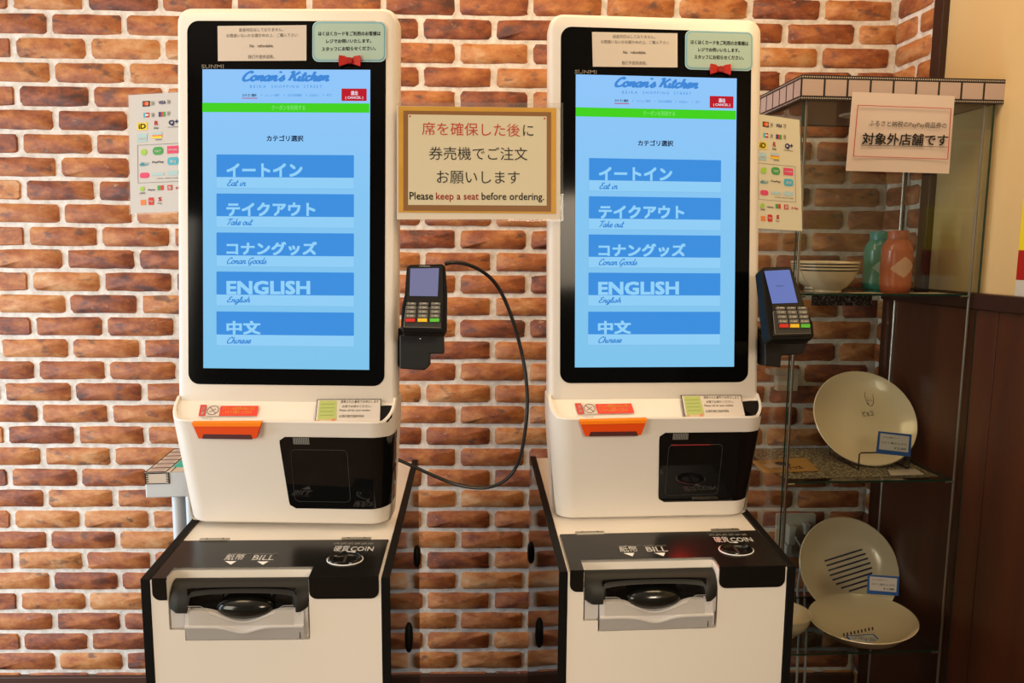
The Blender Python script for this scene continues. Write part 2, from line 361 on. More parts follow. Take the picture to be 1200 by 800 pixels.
FLOORM = noise_mat('brown_floor', (.13,.07,.04), (.20,.12,.07), 8, .4, .05)
CEILM = mat('ceiling_paint', (.75,.68,.58), .9)
tag(MB().box(-3.4, 2.2, -2.6, 2.4, -.06, 0).build('floor', FLOORM), kind='structure')
tag(MB().box(-3.4, 2.2, -2.6, 2.4, 2.6, 2.66).build('ceiling', CEILM, base=(0,0,2.6)), kind='structure')
tag(MB().box(-2.2, SC, -.012, .0065, -CZ, -1.283).build('baseboard_back', BASEW, M=MW, base=(0,0,-CZ), bevel=.003), kind='structure')
tag(MB().box(.178, .214, -.014, .02, -.10, 1.15).build('trim_1', TRIMW, M=MR, base=(.19,0,-.1), bevel=.002), kind='structure')
tag(MB().box(.045, 3.6, -.022, .02, -.130, -.092).build('trim_2', TRIMW, M=MR, base=(.045,0,-.1), bevel=.004), kind='structure')
wn = MB().box(.045, 3.6, -.008, .015, -CZ, -.130).build('wainscot_right', WOOD, M=MR, base=(.045,0,-CZ)); tag(wn, kind='structure')
b = .045
for x in (.485, .485+.44, .485+.88):      # wainscot boards with a fine light joint between
    MB().box(b, x-.0012, -.013, -.006, -CZ, -.1305).build('panel', WOOD, parent=wn, bevel=.0008); b = x + .0012
jm = mat('joint_filler', (.17,.07,.03), .5)
MB().box(.45, .52, -.0105, -.006, -CZ, -.1305).build('joint_strip', jm, parent=wn)

# bricks --------------------------------------------------------
def brick_mesh(name, wd, ht, seed):
    rnd = random.Random(seed); r = .010; ol = []
    base = rrect(-wd/2, wd/2, -ht/2, ht/2, r, 3)
    extra = []
    for i, (u, v) in enumerate(base):
        extra.append((u, v)); u2, v2 = base[(i+1) % len(base)]
        if abs(u2-u) > wd*.4:
            for t in ((.25,.5,.75) if wd > .12 else (.5,)): extra.append((u+(u2-u)*t, v+(v2-v)*t))
    ol = [(u + rnd.uniform(-.0024,.0018), v + rnd.uniform(-.0016,.0013)) for u, v in extra]
    n = len(ol); vs = [(u, .0068, v) for u, v in ol] + [(u*(1-.0035/(wd/2)), rnd.uniform(-.0008,.0004), v*(1-.0035/(ht/2))) for u, v in ol] + [(0, -.0004, 0)]
    fs = [(i, (i+1) % n, n+(i+1) % n, n+i) for i in range(n)] + [(n+i, n+(i+1) % n, 2*n) for i in range(n)]
    me = bpy.data.meshes.new(name); me.from_pydata(vs, [], fs); me.materials.append(MBRICK)
    me.polygons.foreach_set('use_smooth', [True]*len(fs)); me.update(); return me
FULL = [brick_mesh('brick', .1865, .0535, i) for i in range(8)]
OCC = [(222,30,458,600), (655,38,880,592), (190,690,455,800), (668,680,920,800), (476,135,645,245), (300,20,460,700)]
def px_of(p):
    q = p - CAMP; z = q.dot(_fw); return 600 + F*q.dot(_r)/z, 400 - F*q.dot(_u)/z
def hidden(M, x0, x1, z0, z1):
    P = [px_of(M @ Vector((x, 0, z))) for x in (x0, x1) for z in (z0, z1)]
    xs = [p[0] for p in P]; ys = [p[1] for p in P]
    if max(xs) < -5 or min(xs) > 1205 or max(ys) < -5 or min(ys) > 805: return True
    return any(a < min(xs) and max(xs) < c and b_ < min(ys) and max(ys) < d for a, b_, c, d in OCC)
stuffV, stuffF, stuffT = [], [], []
nb = 0
for r in range(-9, 31):
    zc = WZ0 - (r + .5) * BH
    sft = 0.0 if r % 2 else .5
    for n in range(-4, 13):
        x0 = (n + sft) * BW; x1 = x0 + BW
        if x0 > SC - .01: continue
        cut = x1 > SC + .01
        full = not cut
        xa, xb = x0, min(x1, SC + .0085 if cut else x1)
        if cut and xb - xa < .05: continue
        p_ = [px_of(MW @ Vector((x_, 0, z_))) for x_ in (xa, xb) for z_ in (zc-BH/2, zc+BH/2)]
        W_ = (min(max(q[0] for q in p_), 1200) - max(min(q[0] for q in p_), 0)); H_ = (min(max(q[1] for q in p_), 800) - max(min(q[1] for q in p_), 0))
        tiny = (W_ < 42 or H_ < 12) and full
        if tiny or hidden(MW, xa, xb, zc-BH/2, zc+BH/2):
            me = FULL[(n*3 + r*5) % 8] if full else None
            tone = random.random(); cx = (xa+xb)/2
            if me:
                b0 = len(stuffV)
                for v in me.vertices: stuffV.append((v.co.x+cx, v.co.y, v.co.z+zc))
                for p in me.polygons: stuffF.append(tuple(b0+i for i in p.vertices)); stuffT.append(tone)
            continue
        me = FULL[random.randrange(8)] if full else brick_mesh('brick', xb-xa-.0148+.0148/2, .0535, 100+r)
        o = bpy.data.objects.new('brick', me); COL.objects.link(o); o.parent = wall
        o.location = ((xa+xb)/2 + (0 if full else .0037), 0, zc + CZ); nb += 1
        if full and random.random() < .5: o.rotation_euler = (0, math.pi, 0)
me = bpy.data.meshes.new('hidden_bricks'); me.from_pydata([(x, y, z+CZ) for x, y, z in stuffV], [], stuffF); me.materials.append(MBRICK)
at = me.attributes.new('tone', 'FLOAT', 'FACE'); at.data.foreach_set('value', stuffT)
o = bpy.data.objects.new('brick_field', me); COL.objects.link(o); o.parent = wall; o['kind'] = 'stuff'
# returning side: a wrap piece or a full brick, alternating
for r in range(-9, 31):
    zc = WZ0 - (r + .5) * BH
    segs = [(-.006, .097-.007), (.104, .178)] if r % 2 == 0 else [(-.0, .183-.014)]
    if r % 2: segs = [(.004, .150), (.160, .178)]
    for a, b in segs:
        if b - a < .02: me = brick_mesh('brick', .018, .0535, 7)
        else: me = brick_mesh('brick', b-a, .0535, 300 + (r % 4)*3 + int(a*100))
        o = bpy.data.objects.new('brick', me); COL.objects.link(o); o.parent = ret; o.location = ((a+b)/2, 0, zc + CZ)

# ================================================================ KIOSK TERMINALS
TILT = .0932
HEADS = [(-.404,1.3402,.0496,-.0179), (.2626,1.3807,.0518,.075)]
def slab_plane(M, off=0.0):
    n = Vector((0, -math.cos(TILT), math.sin(TILT)))
    return Plane(M, n*off, (1,0,0), (0, math.sin(TILT), math.cos(TILT)))
MH = [frame(*h) for h in HEADS]
PS = [slab_plane(m) for m in MH]
LEDGE = [Plane(m, (0,-.029,-.3146), (1,0,0), (0,.037,.0324)) for m in MH]
def outline(hw, yf, rc, yb=.020):
    """plan outline, from back left along the left side, round the front, to back right"""
    half = [(-hw, yb), (-hw, 0), (-hw, -.029), (-hw, yf+rc+.0005)]
    for i in range(1, 9):
        a = math.radians(90*i/8); half.append((-hw + rc - rc*math.cos(a), yf + rc - rc*math.sin(a)))
    return half + [(-x, y) for x, y in reversed(half)]
def box_section(z):
    """printer housing: plan size at height z"""
    t = (z + .345) / (-.548 + .345); t = max(0, min(1, t))
    return .1988 - .0148*t, -.078 + .035*t, .040 - .004*t
def terminal(k):
    M = MH[k]; pl = PS[k]; P0 = PS[0]
    lab = ['white self-order terminal at left, its printer window unlit, right of the brick expanse', 'white self-order terminal beside the glass display cabinet, red glow under its window'][k]
    T = thing('order_terminal', M, (0, .03, -.549), lab, 'kiosk', 'self-order terminals')
    # shell of the display
    hw, v0, v1, r = .1975, -.365, .3757, .026
    rings = []
    for ins, off in ((.030, -.052), (.006, -.044), (0, -.036), (0, -.010), (.0022, -.0035), (.008, 0)):
        rr = rrect(-hw+ins, hw-ins, v0+ins*.3, v1-ins, max(r-ins*.6, .006), 7)
        rings.append([pl.pt(u, v, off) for u, v in rr])
    mb = MB().loft(rings, 0, cap0=True, cap1=True)
    mb.build('display_housing', SHELL, T, smooth=True, angle=50)
    MB().slab(pl, rrect(-.1768, .1768, -.2945, .3505, .020, 7), .004, .0010).build('screen_glass', BLACKG, T, smooth=False)
    # lit display
    D = MB().poly([pl.pt(u, v, .0013) for u, v in ((-.1495,-.2655),(.1495,-.2655),(.1495,.2655),(-.1495,.2655))]).build('display', S_BG, T)
    class LP:                                  # same layout on both screens, measured on the left one
        def __init__(s): s.px = P0.px; s.pt = pl.pt
        def P(s, x, y, off=0): return pl.pt(*P0.px(x, y), off)
    lp = LP()
    e = .0006 + .0013
    mb = MB(); pxrect(mb, lp, 237.7, 121.5, 433.2, 131.6, 0, e); write(mb, lp, 'クーポンを利用する', (319,129.5), (358,129.5), 6, 1, e+.0003, .01)
    mb.build('coupon_banner', [S_GREEN, S_GLET], D)
    mb = MB(); script(mb, lp, "Conan's Kitchen", (284,96.2), (387,96.2), 13.2, 0, e, .46)
    write(mb, lp, 'B E I K A', (293.5,103.3), (312,103.3), 3.2, 1, e); write(mb, lp, 'S H O P P I N G', (318.5,103.3), (350.5,103.3), 3.2, 1, e); write(mb, lp, 'S T R E E T', (356.5,103.3), (377.5,103.3), 3.2, 1, e)
    mb.build('restaurant_title', [S_BLUE2, S_BLUE2], D)
    mb = MB(); write(mb, lp, 'カテゴリ選択', (284.5,113.6), (301,113.6), 3.4, 0, e, .03); pxrect(mb, lp, 284, 115, 302, 115.8, 1, e)
    for s, a, b in (('メニュー選択', 311, 328), ('注文内容確認', 337, 354), ('お支払い', 363, 374), ('完了', 383, 389)): write(mb, lp, s, (a,113.4), (b,113.4), 3, 2, e)
    for x in (306, 332.5, 358.5, 378.5): write(mb, lp, '>', (x,112.8), (x+1.5,112.8), 2, 2, e)
    mb.build('step_menu', [S_DARK, S_RED, S_BLUE], D)
    mb = MB(); pxrect(mb, lp, 400.5, 104.2, 430, 118.5, 0, e, r=.001); write(mb, lp, '退出', (411.5,112), (419.5,112), 5.2, 1, e+.0003, .03); write(mb, lp, '( CANCEL )', (405,117), (426,117), 3.8, 1, e+.0003, .02)
    mb.build('cancel_button', [S_RED, S_WHITE], D)
    mb = MB(); write(mb, lp, 'カテゴリ選択', (313,166), (356,166), 7.2, 0, e, .035); mb.build('heading', S_DARK, D)
    for i, (big, bx, small, sx, sy) in enumerate((('イートイン', 355, 'Eat in', 289, 0), ('テイクアウト', 370, 'Take out', 297, 0), ('コナングッズ', 372, 'Conan Goods', 313, 0), ('ENGLISH', 364, 'English', 294, 0), ('中文', 306, 'Chinese', 295, 0))):
        y = 182 + 45.8*i + (1 if i == 4 else 0)
        mb = MB(); pxrect(mb, lp, 253.6, y, 415.2, y+38.6, 3, e-.0004, r=.0012); pxrect(mb, lp, 254, y, 415, y+38.2, 0, e-.0002, r=.0012)
        pxrect(mb, lp, 254.2, y, 415, y+25.6, 1, e, r=.0012)
        write(mb, lp, big, (266.0, y+25.6), (bx, y+25.6), 16.0, 2, e+.0003, .045)
        g = small == 'Conan Goods' or small == 'English'
        script(mb, lp, small, (266.5, y+36.4+(0 if not g else 1.2)), (sx, y+36.4+(0 if not g else 1.2)), 8.2 + (1.6 if g else 0), 4, e+.0003, .28)
        mb.build('menu_button', [S_CARD, S_BTN, S_LETTER, S_EDGE, S_BLUE], D)
    mb = MB(); write(mb, lp, 'SUNMI', (236.5,80.6), (262.5,80.4), 4.6, 0, .0016, .01); mb.build('maker_lettering', mat('grey_bezel_print', (.48,.41,.31), .5), T)
    # printer housing
    zs = [-.345, -.350, -.358] + [-.375 - i*.0275 for i in range(6)] + [-.535, -.543, -.548]
    rings = []
    def sect(z, ins=0.0, zz=None):
        hw, yf, rc = box_section(z); out = []
        for x, y in outline(hw-ins, yf+ins, max(rc-ins, .01)): out.append((x, y, zz(y) if zz else z))
        return out
    ztop = lambda dz: (lambda y: -.3146 - dz - max(0, min(1, (-.029 - y)/(.037)))*.0324 if y < -.029 else -.3146 - dz)
    rings.append(sect(-.345, .0078, ztop(.0075)))
    rings.append(sect(-.345, .0068, ztop(.0065)))          # inner edge of the recess
    rings.append(sect(-.345, .006, ztop(.0005)))
    rings.append(sect(-.345, .002, ztop(.0)))
    rings.append(sect(-.347, .0, ztop(.003)))
    for z in zs[2:-2]: rings.append(sect(z))
    rings.append(sect(-.543, .0015, None)); rings.append([(x, y, -.5475 + .0944*(y+.04)) for x, y, z in sect(-.548, .007)])
    mb = MB().loft(rings, 0, closed=False)
    n = len(rings[0])
    b0 = 0
    for i in range(n//2 - 1): mb.f.append((b0+i, b0+i+1, b0+n-2-i, b0+n-1-i)); mb.m.append(0)
    b1 = (len(rings)-1)*n
    for i in range(n//2 - 1): mb.f.append((b1+n-1-i, b1+n-2-i, b1+i+1, b1+i)); mb.m.append(0)
    mb.f.append(tuple(k_*n for k_ in range(len(rings))) + tuple(k_*n+n-1 for k_ in reversed(range(len(rings))))); mb.m.append(0)
    mb.build('printer_housing', SHELL, T, smooth=True, angle=32)
    # smoked window wrapped round the right corner of the housing
    def surf(s, z, off=.001):
        hw, yf, rc = box_section(z); hw += off; yf -= off; rc += off
        L1 = hw - rc; arc = rc*math.pi/2                   # s measured from the centre line to the right
        if s <= L1: return (s, yf, z)
        if s <= L1 + arc:
            a = (s-L1)/rc; return (L1 + rc*math.sin(a), yf + rc - rc*math.cos(a), z)
        return (hw, yf + rc + (s-L1-arc), z)
    fp = Plane(MH[0], (0,-.062,0), (1,0,0), (0,0,1))
    zt, zb = -.3765, -.515; rows = 20; grid = []
    for i in range(rows+1):
        z = zt + (zb-zt)*i/rows; dd = min(z - zb, zt - z); rr = .011
        cut = rr - math.sqrt(max(0, rr*rr - (rr-dd)**2)) if dd < rr else 0
        sl = -.0015 + .009*i/rows + cut; sr = .232
        row = [surf(sl + (sr-sl)*(j/28)**.9, z) for j in range(29)]
        grid.append(row)
    # the window's top edge rises and its bottom edge rises as it wraps the side
    vs = []
    for i, row in enumerate(grid):
        for (x, y, z) in row:
            f = max(0, (y + .055))/.09; vs.append((x, y, z + min(1, f)*(.012 if i < rows/2 else .012)))
    fs = [(i*29+j, (i+1)*29+j, (i+1)*29+j+1, i*29+j+1) for i in range(rows) for j in range(28)]
    W = MB().add(vs, fs).build('printer_window', DARKW, T, smooth=True, angle=60)
    lined = mat('window_outline', (.05,.05,.045), .3)
    mb = MB(); ol = [surf(u, v, .0022) for u, v in rrect(.018, .118, -.500, -.400, .008, 4)]
    mb.tube(ol + [ol[0]], .0004, 4, 0)
    for i in range(12): a = .024 + i*.0024; mb.add([surf(a, -.3775, .0016), surf(a+.0015, -.3775, .0016), surf(a+.0015, -.390, .0016), surf(a, -.390, .0016)], [(0,3,2,1)], 1)
    mb.build('window_marking', [lined, mat('dim_barcode', (.22,.21,.19), .6)], W)
    if k == 1:   # the scanner's red lamp is on in this one
        mb = MB(); mb.add([surf(.022, -.3995, .0016), surf(.095, -.3995, .0016), surf(.095, -.4015, .0016), surf(.022, -.4015, .0016)], [(0,3,2,1)])
        mb.build('scanner_lamp', mat('red_led', (.05,0,0), .4, emit=(.5,.004,.008), es=.5), T)
        l = bpy.data.lights.new('scanner_red_beam', 'SPOT'); l.energy = 1.3; l.color = (1,.02,.01); l.spot_size = math.radians(52); l.spot_blend = .9; l.shadow_soft_size = .01
        lo = bpy.data.objects.new('scanner_red_beam', l); COL.objects.link(lo); p = M @ Vector((.045, -.085, -.43)); lo.location = p
        lo.rotation_euler = (M.to_3x3() @ Vector((.05, -.72, -1))).to_track_quat('-Z', 'Y').to_euler()
    # orange ticket slot
    f = Plane(MH[0], (0,-.0795,0), (1,0,0), (0,0,1)); fk = Plane(M, (0,-.0795,0), (1,0,0), (0,0,1))
    A = [f.px(*p) for p in ((226,495),(307,495),(301,513),(234,513))]
    mb = MB(); top = [A[0], A[1]]
    mb.slab(fk, [A[3], A[2], A[1], A[0]], .008, .004, 0)
    q0, q1 = f.px(229,500), f.px(304.5,500)
    mb.add([fk.pt(A[0][0], A[0][1], .0042), fk.pt(A[1][0], A[1][1], .0042), fk.pt(A[1][0], A[1][1]+.003, -.004), fk.pt(A[0][0], A[0][1]+.003, -.004)], [(0,1,2,3)], 1)
    mb.add([fk.pt(A[0][0], A[0][1], .0044), fk.pt(A[1][0], A[1][1], .0044), fk.pt(A[1][0]-.0015, A[1][1]-.0058, .0044), fk.pt(A[0][0]+.0015, A[0][1]-.0058, .0044)], [(0,3,2,1)], 1)
    s0, s1 = f.px(238,512.5), f.px(297,508.5)
    mb.poly([fk.pt(s0[0], s0[1]-.001, .0046), fk.pt(s1[0], s0[1]-.001, .0046), fk.pt(s1[0]-.003, s1[1], .0046), fk.pt(s0[0]+.003, s1[1], .0046)], 2)
    mb.build('ticket_slot', [ORANGE, ORANGE2, DKRED], T, bevel=0)
    # sensor window and warning sticker on the ledge
    lg0, lg = LEDGE[0], LEDGE[k]
    def Lq(*p): return lg0.px(*p)
    mb = MB(); pts = [Lq(384,479.5), Lq(384,496.5), Lq(447,496), Lq(454,493), Lq(459,487), Lq(461,480), Lq(461,474.5), Lq(449,474.5)]
    mb.slab(lg, pts, .003, .0012-.0025); mb.build('sensor_window', BLACKP, T)
    class LL:
        px = staticmethod(lg0.px); pt = staticmethod(lg.pt)
    o_ = -.0026
    mb = MB(); pxquad(mb, LL, ((232,486),(239.5,486),(242,473),(234.5,473)), 0, o_); pxquad(mb, LL, ((240.5,486),(256,486),(258,473.5),(243,473.5)), 1, o_)
    pxquad(mb, LL, ((256,486),(300.5,486),(302.5,474.3),(258.5,474.3)), 2, o_)
    write(mb, LL, '注', (235.4,479.3), (239.4,479.3), 4, 1, o_+.0003, .02); write(mb, LL, '意', (234.3,484.6), (238.3,484.6), 4, 1, o_+.0003, .02)
    u, v = Lq(249, 479.6); rr = .0098
    ring = [lg.pt(u + rr*math.cos(a*math.pi/12), v + rr*math.sin(a*math.pi/12), o_+.0004) for a in range(25)]
    mb.tube(ring, .0005, 4, 3); mb.tube([lg.pt(u-rr*.7, v+rr*.7, o_+.0004), lg.pt(u+rr*.7, v-rr*.7, o_+.0004)], .0005, 4, 3); mb.tube([lg.pt(u-rr*.5, v-rr*.4, o_+.0004), lg.pt(u+rr*.45, v+rr*.35, o_+.0004)], .0005, 4, 4)
    write(mb, LL, 'チケット自動発券の時点に停止', (260.5,479.2), (298,479.2), 3.6, 5, o_+.0003, .015); write(mb, LL, 'してからお取りください！', (259.5,483.8), (294,483.8), 3.6, 5, o_+.0003, .015)
    write(mb, LL, '不正防止ラベル', (236,490), (249,490), 1.6, 4, o_+.0003); pxquad(mb, LL, ((245,491.8),(247.5,491.8),(247.5,490.2),(245,490.2)), 4, o_+.0003)
    mb.build('warning_sticker', [RED, PAPER, mat('sticker_red', (.75,.028,.004), .5), mat('maroon_print', (.16,.02,.03), .6), GREYINK, mat('sticker_yellow', (.95,.55,.08), .6)], T)
    return T
TERM = [terminal(0), terminal(1)]

# ================================================================ CASH CABINETS
BASES = [(-.3886,1.125,-.5204,.0353), (.2745,1.1537,-.5121,.0712)]
MBF = [frame(*b) for b in BASES]
SL = .0944
def cash_cabinet(k):
    M = MBF[k]; H = -(CZ + BASES[k][2])
    lab = ['white cash payment cabinet with gloss black sides, under the left-hand order terminal', 'white cash payment cabinet with gloss black sides, beside the glass display cabinet'][k]
    T = thing('cash_cabinet', M, (0, .25, H), lab, 'payment machine', 'cash payment cabinets')
    W2, D, th, iw = .1965, .505, .0135, .1818
    for s in (-1, 1):
        xa, xb = s*(W2-th), s*W2; x0, x1 = min(xa, xb), max(xa, xb)
        prof = [(0,0), (D, D*SL), (D, H), (0, H)]
        vs = [(x0, y, z) for y, z in prof] + [(x1, y, z) for y, z in prof]
        mb = MB().add(vs, [(0,1,2,3), (7,6,5,4), (0,4,5,1), (1,5,6,2), (2,6,7,3), (3,7,4,0)]); mb.m = [0,0,1,1,1,1]
        mb.build('side_panel', [BLACKP, BLACKM], T, bevel=.0008)
    z = lambda y, d=0.0: y*SL + d
    cx0, cx1, cy = -.1555, .067, .032          # opening for the bill acceptor
    zo, zo2, cxs = -.1050, -.0865, -.131
    # white carcass: top and front, with the opening left free
    mb = MB(); d = -.0035
    for a, b, y0, y1 in ((-iw, iw, cy, D-.004), (-iw, cx0, 0, cy), (cx1, iw, 0, cy)):
        mb.add([(a,y0,z(y0,d)),(b,y0,z(y0,d)),(b,y1,z(y1,d)),(a,y1,z(y1,d))], [(0,1,2,3)])
    yf = .0015
    for a, b, z0, z1 in ((-iw, iw, H+.002, zo), (-iw, cx0, zo, d), (cx1, iw, zo, d), (cx0, cxs, zo, zo2)):
        mb.add([(a,yf,z0),(b,yf,z0),(b,yf,z1),(a,yf,z1)], [(0,1,2,3)])
    # recess walls
    ztp = z(cy, d)
    mb.add([(cx0,cy,ztp),(cx1,cy,ztp),(cx1,cy-.002,-.03),(cx0,cy-.002,-.03)], [(0,3,2,1)])
    mb.add([(cx0,cy,ztp),(cx0,yf,d),(cx0,yf,zo2),(cx0,cy,zo2)], [(0,1,2,3)])
    mb.add([(cx1,cy,ztp),(cx1,yf,d),(cx1,yf,zo),(cx1,cy,zo)], [(0,3,2,1)])
    mb.add([(cx0,cy,zo2),(cxs,cy,zo2),(cxs,yf,zo2),(cx0,yf,zo2)], [(0,1,2,3)]); mb.add([(cxs,cy,zo),(cx1,cy,zo),(cx1,yf,zo),(cxs,yf,zo)], [(0,1,2,3)])
    mb.add([(cxs,cy,zo2),(cxs,yf,zo2),(cxs,yf,zo),(cxs,cy,zo)], [(0,1,2,3)])
    mb.build('cabinet_body', SHELL2, T)
    MB().box(-iw+.004, iw-.004, .035, D-.01, H+.004, -.12).build('inner_case', SEAM, T)
    # black cover plate: top, then flaps with rounded lower corners
    mb = MB(); hp = .0015; bx = .1785
    def top(a, b, y0, y1): mb.add([(a,y0,z(y0,hp)),(b,y0,z(y0,hp)),(b,y1,z(y1,hp)),(a,y1,z(y1,hp))], [(0,1,2,3)])
    top(-bx, bx, cy, .1235); top(-bx, cx0-.0008, -.0006, cy); top(cx1+.0008, bx, -.0006, cy)
    mb.add([(-bx,.1235,z(.1235,hp)),(bx,.1235,z(.1235,hp)),(bx,.1235,z(.1235,-.004)),(-bx,.1235,z(.1235,-.004))], [(0,1,2,3)])
    fp = Plane(M, (0,-.0006,0), (1,0,0), (0,0,1)); r = .0125
    for a, b, cs in ((-bx, cx0-.0008, (1,0,0,0)), (cx1+.0008, bx, (1,1,0,0))):
        mb.slab(fp, rrect(a, b, -.0355, hp, r, 5, cs), .004, 0)
    mb.build('cover_plate', mat('satin_black_cover', (.007,.006,.005), .22, spec=.5) if k == 0 else bpy.data.materials['satin_black_cover'], T)
    # hinges, coin slot, print, all laid out as measured on the left cabinet
    t0 = Plane(MBF[0], (0,0,.0016), (1,0,0), (0,1,SL)); t1 = Plane(M, (0,0,.0016), (1,0,0), (0,1,SL))
    class TT: px = staticmethod(t0.px); pt = staticmethod(t1.pt)
    for x0 in (-.1505, .096):
        Hn = MB().slab(t1, rrect(x0, x0+.0515, .1215, .1305, .001, 2), .003, .0016).build('hinge', METAL, T, bevel=.0004)
        for x in (x0+.012, x0+.04): MB().slab(t1, [(x+.0013*math.cos(a), .128+.0013*math.sin(a)) for a in (0,1.05,2.1,3.14,4.19,5.24)], .001, .0022).build('screw', SEAM, Hn)
    u, v = .1153, .054; R1 = .0295; OV = .68
    C = MB(); pts = [t1.pt(u + R1*math.cos(a*math.pi/20), v + OV*R1*math.sin(a*math.pi/20), .0006) for a in range(41)]
    C.tube(pts, .0009, 6, 0); co = C.build('coin_slot_ring', WHITE, T, smooth=True)
    prof = [(R1-.001, .0004), (R1*.93, .004), (R1*.88, .0045), (R1*.8, .0015), (R1*.5, -.001), (.0001, -.0015)]
    Rm = Matrix((t1.ex, t1.ey*OV, t1.n)).transposed()
    MB().lathe(prof, t1.pt(u, v), 36, 0, R=Rm).build('coin_slot', BLACKP, co, smooth=True, angle=60)
    mb = MB()
    mb.slab(t1, [(u-.0022, v-.014), (u+.0022, v-.014), (u+.0022, v+.014), (u-.0022, v+.014)], .0015, .0012); mb.build('slit', SEAM, co)
    mb = MB(); o_ = .0004
    write(mb, TT, '紙幣', (262,656.3), (284,656.3), 7, 0, o_, .014); write(mb, TT, 'BILL', (294.5,656.3), (320,656.3), 5.6, 0, o_, .02)
    for x, y in ((270.5, 657.5), (308, 657.8)): pxquad(mb, TT, ((x-6.8,y),(x,y+4.2),(x+6.8,y)), 0, o_)
    write(mb, TT, '硬貨', (390,646), (408,646), 6.5, 0, o_, .014); write(mb, TT, 'COIN', (410,645.6), (437,645.6), 5, 0, o_, .02)
    pxquad(mb, TT, ((406,643.8+2.2),(412,649.5),(417.5,646)), 0, o_)
    for i in range(4): write(mb, TT, '1000円', (265.5+15.3*i,650.2), (278.5+15.3*i,650.2), 2.0, 1, o_, .01)
    for i, s in enumerate(('1円','5円','10円','50円','100円','500円')): write(mb, TT, s, (391+8*i,638.2), (397+8*i,638.2), 2.2, 1, o_)
    mb.build('printed_lettering', [WHITE, mat('dim_white_print', (.35,.33,.30), .6) if k == 0 else bpy.data.materials['dim_white_print']], T)
    # bill acceptor
    gx0, gx1 = -.129, .0645
    mx0, mx1 = -.122, .044; XC = -.037
    def edge(x):                               # scalloped upper edge of the pale front
        d = abs(x-XC); return -.054 - (.018*(.5+.5*math.cos(math.pi*d/.066)) if d < .066 else 0)
    A = MB().box(gx0, gx1, .004, .03, zo+.0015, -.074).box(cx0+.002, gx0-.001, .003, .028, zo2+.0015, -.04)
    acc = A.build('bill_acceptor', GREYP, T, bevel=.002)
    MB().box(gx0, mx0, .001, .02, -.076, -.050).build('cheek', GREYP, acc, bevel=.001); MB().box(mx1, gx1, .001, .02, -.076, -.050).build('cheek', GREYP, acc, bevel=.001)
    mb = MB(); nx = 40                         # front shell: upper pale band, smile-shaped lip, grey band below
    rows = []
    for i in range(nx+1):
        x = gx0 + (gx1-.006-gx0)*i/nx; L_ = -.079 - .009*math.exp(-((x-XC)/.026)**2); e_ = edge(x)
        rows.append([(x,.008,e_+.001),(x,-.0005,e_),(x,-.0035,min(L_+.003, e_-.001)),(x,-.0070,min(L_+.0015, e_-.002)),(x,-.0070,L_-.001),(x,-.003,L_-.002),(x,.0005,zo+.002)])
    for c, m_ in ((0,0),(1,0),(2,0),(3,0),(4,1),(5,1)):
        for i in range(nx): mb.f.append((i*7+c, i*7+c+1, (i+1)*7+c+1, (i+1)*7+c)); mb.m.append(m_)
    mb.v = [Vector(p) for r_ in rows for p in r_]
    mb.build('front_shell', [GREYP, GREYP2], acc, smooth=True, angle=40)
    MB().box(gx1-.0135, gx1-.0125, -.0015, .003, zo+.004, -.060).build('seam', SEAM, acc)
    # hood: curved over, arched mouth cut in its front
    hx0, hx1 = cx0+.002, cx1-.002
    def hood_pt(x, t):
        a = t*math.pi/2; y = .029 - .033*math.sin(a); zz = -.012 - .044*(1-math.cos(a))
        side = min(x-hx0, hx1-x)
        if side < .012: y += (.012-side)*.5*t; zz += (.012-side)*.5*t*t
        return (x, y, zz)
    mb = MB(); nx, nt_ = 60, 28; idx = {}
    for i in range(nx+1):
        x = hx0+(hx1-hx0)*i/nx; u_ = (x-(mx0+mx1)/2)/((mx1-mx0)/2)
        tend = 1.0 if abs(u_) >= 1 else .66 - .12*math.sqrt(1-u_*u_)
        for j in range(nt_+1): idx[i, j] = len(mb.v); mb.v.append(Vector(hood_pt(x, tend*j/nt_)))
    for i in range(nx):
        for j in range(nt_): mb.f.append((idx[i,j], idx[i,j+1], idx[i+1,j+1], idx[i+1,j])); mb.m.append(0)
    mb.build('hood', HOODM, acc, smooth=True, angle=60)
    mb = MB(); rings = []                      # concave black mouth
    for j in range(11):
        t = j/10; row = []
        for i in range(31):
            s = i/30; x = mx0 - .003 + (mx1-mx0+.006)*s; b_ = max(0, math.sin(math.pi*s))**.4
            row.append((x, .002 + .016*b_*math.sin(math.pi*min(1, t*.9+.1)) , -.018 - .058*t))
        rings.append(row)
    mb.loft(rings, 0, closed=False); mb.build('mouth', BLACKP, acc, smooth=True, angle=70)
    mb = MB(); dome = []                       # bulging deflector in the mouth
    for j in range(9):
        a = math.pi/2*j/8; row = []
        for i in range(28):
            t = 2*math.pi*i/28; rx, rz = .046*math.sin(a), .0180*math.sin(a)
            row.append((XC + rx*math.cos(t), .012 - .018*math.cos(a), -.0540 + rz*math.sin(t)))
        dome.append(row)
    mb.loft(list(reversed(dome)), 0); mb.build('deflector', mat('glossy_black_dome', (.008,.008,.006), .16, spec=.5), acc, smooth=True, angle=70)
    mb = MB(); top_, bot = [], []              # clear scalloped guard
    for i in range(61):
        x = mx0 + (mx1-mx0)*i/60; d = abs(x-XC)
        zt_ = edge(x) - .0005 if d < .052 else edge(x) + .011*min(1, (d-.052)/.014)**.5
        top_.append((x, -.0060, zt_)); bot.append((x, -.0055, min(zt_-.001, -.0765)))
    mb.loft([top_, bot], 0, closed=False)
    mb.tube([(x, y-.0003, z_) for x, y, z_ in top_], .0004, 4, 1)
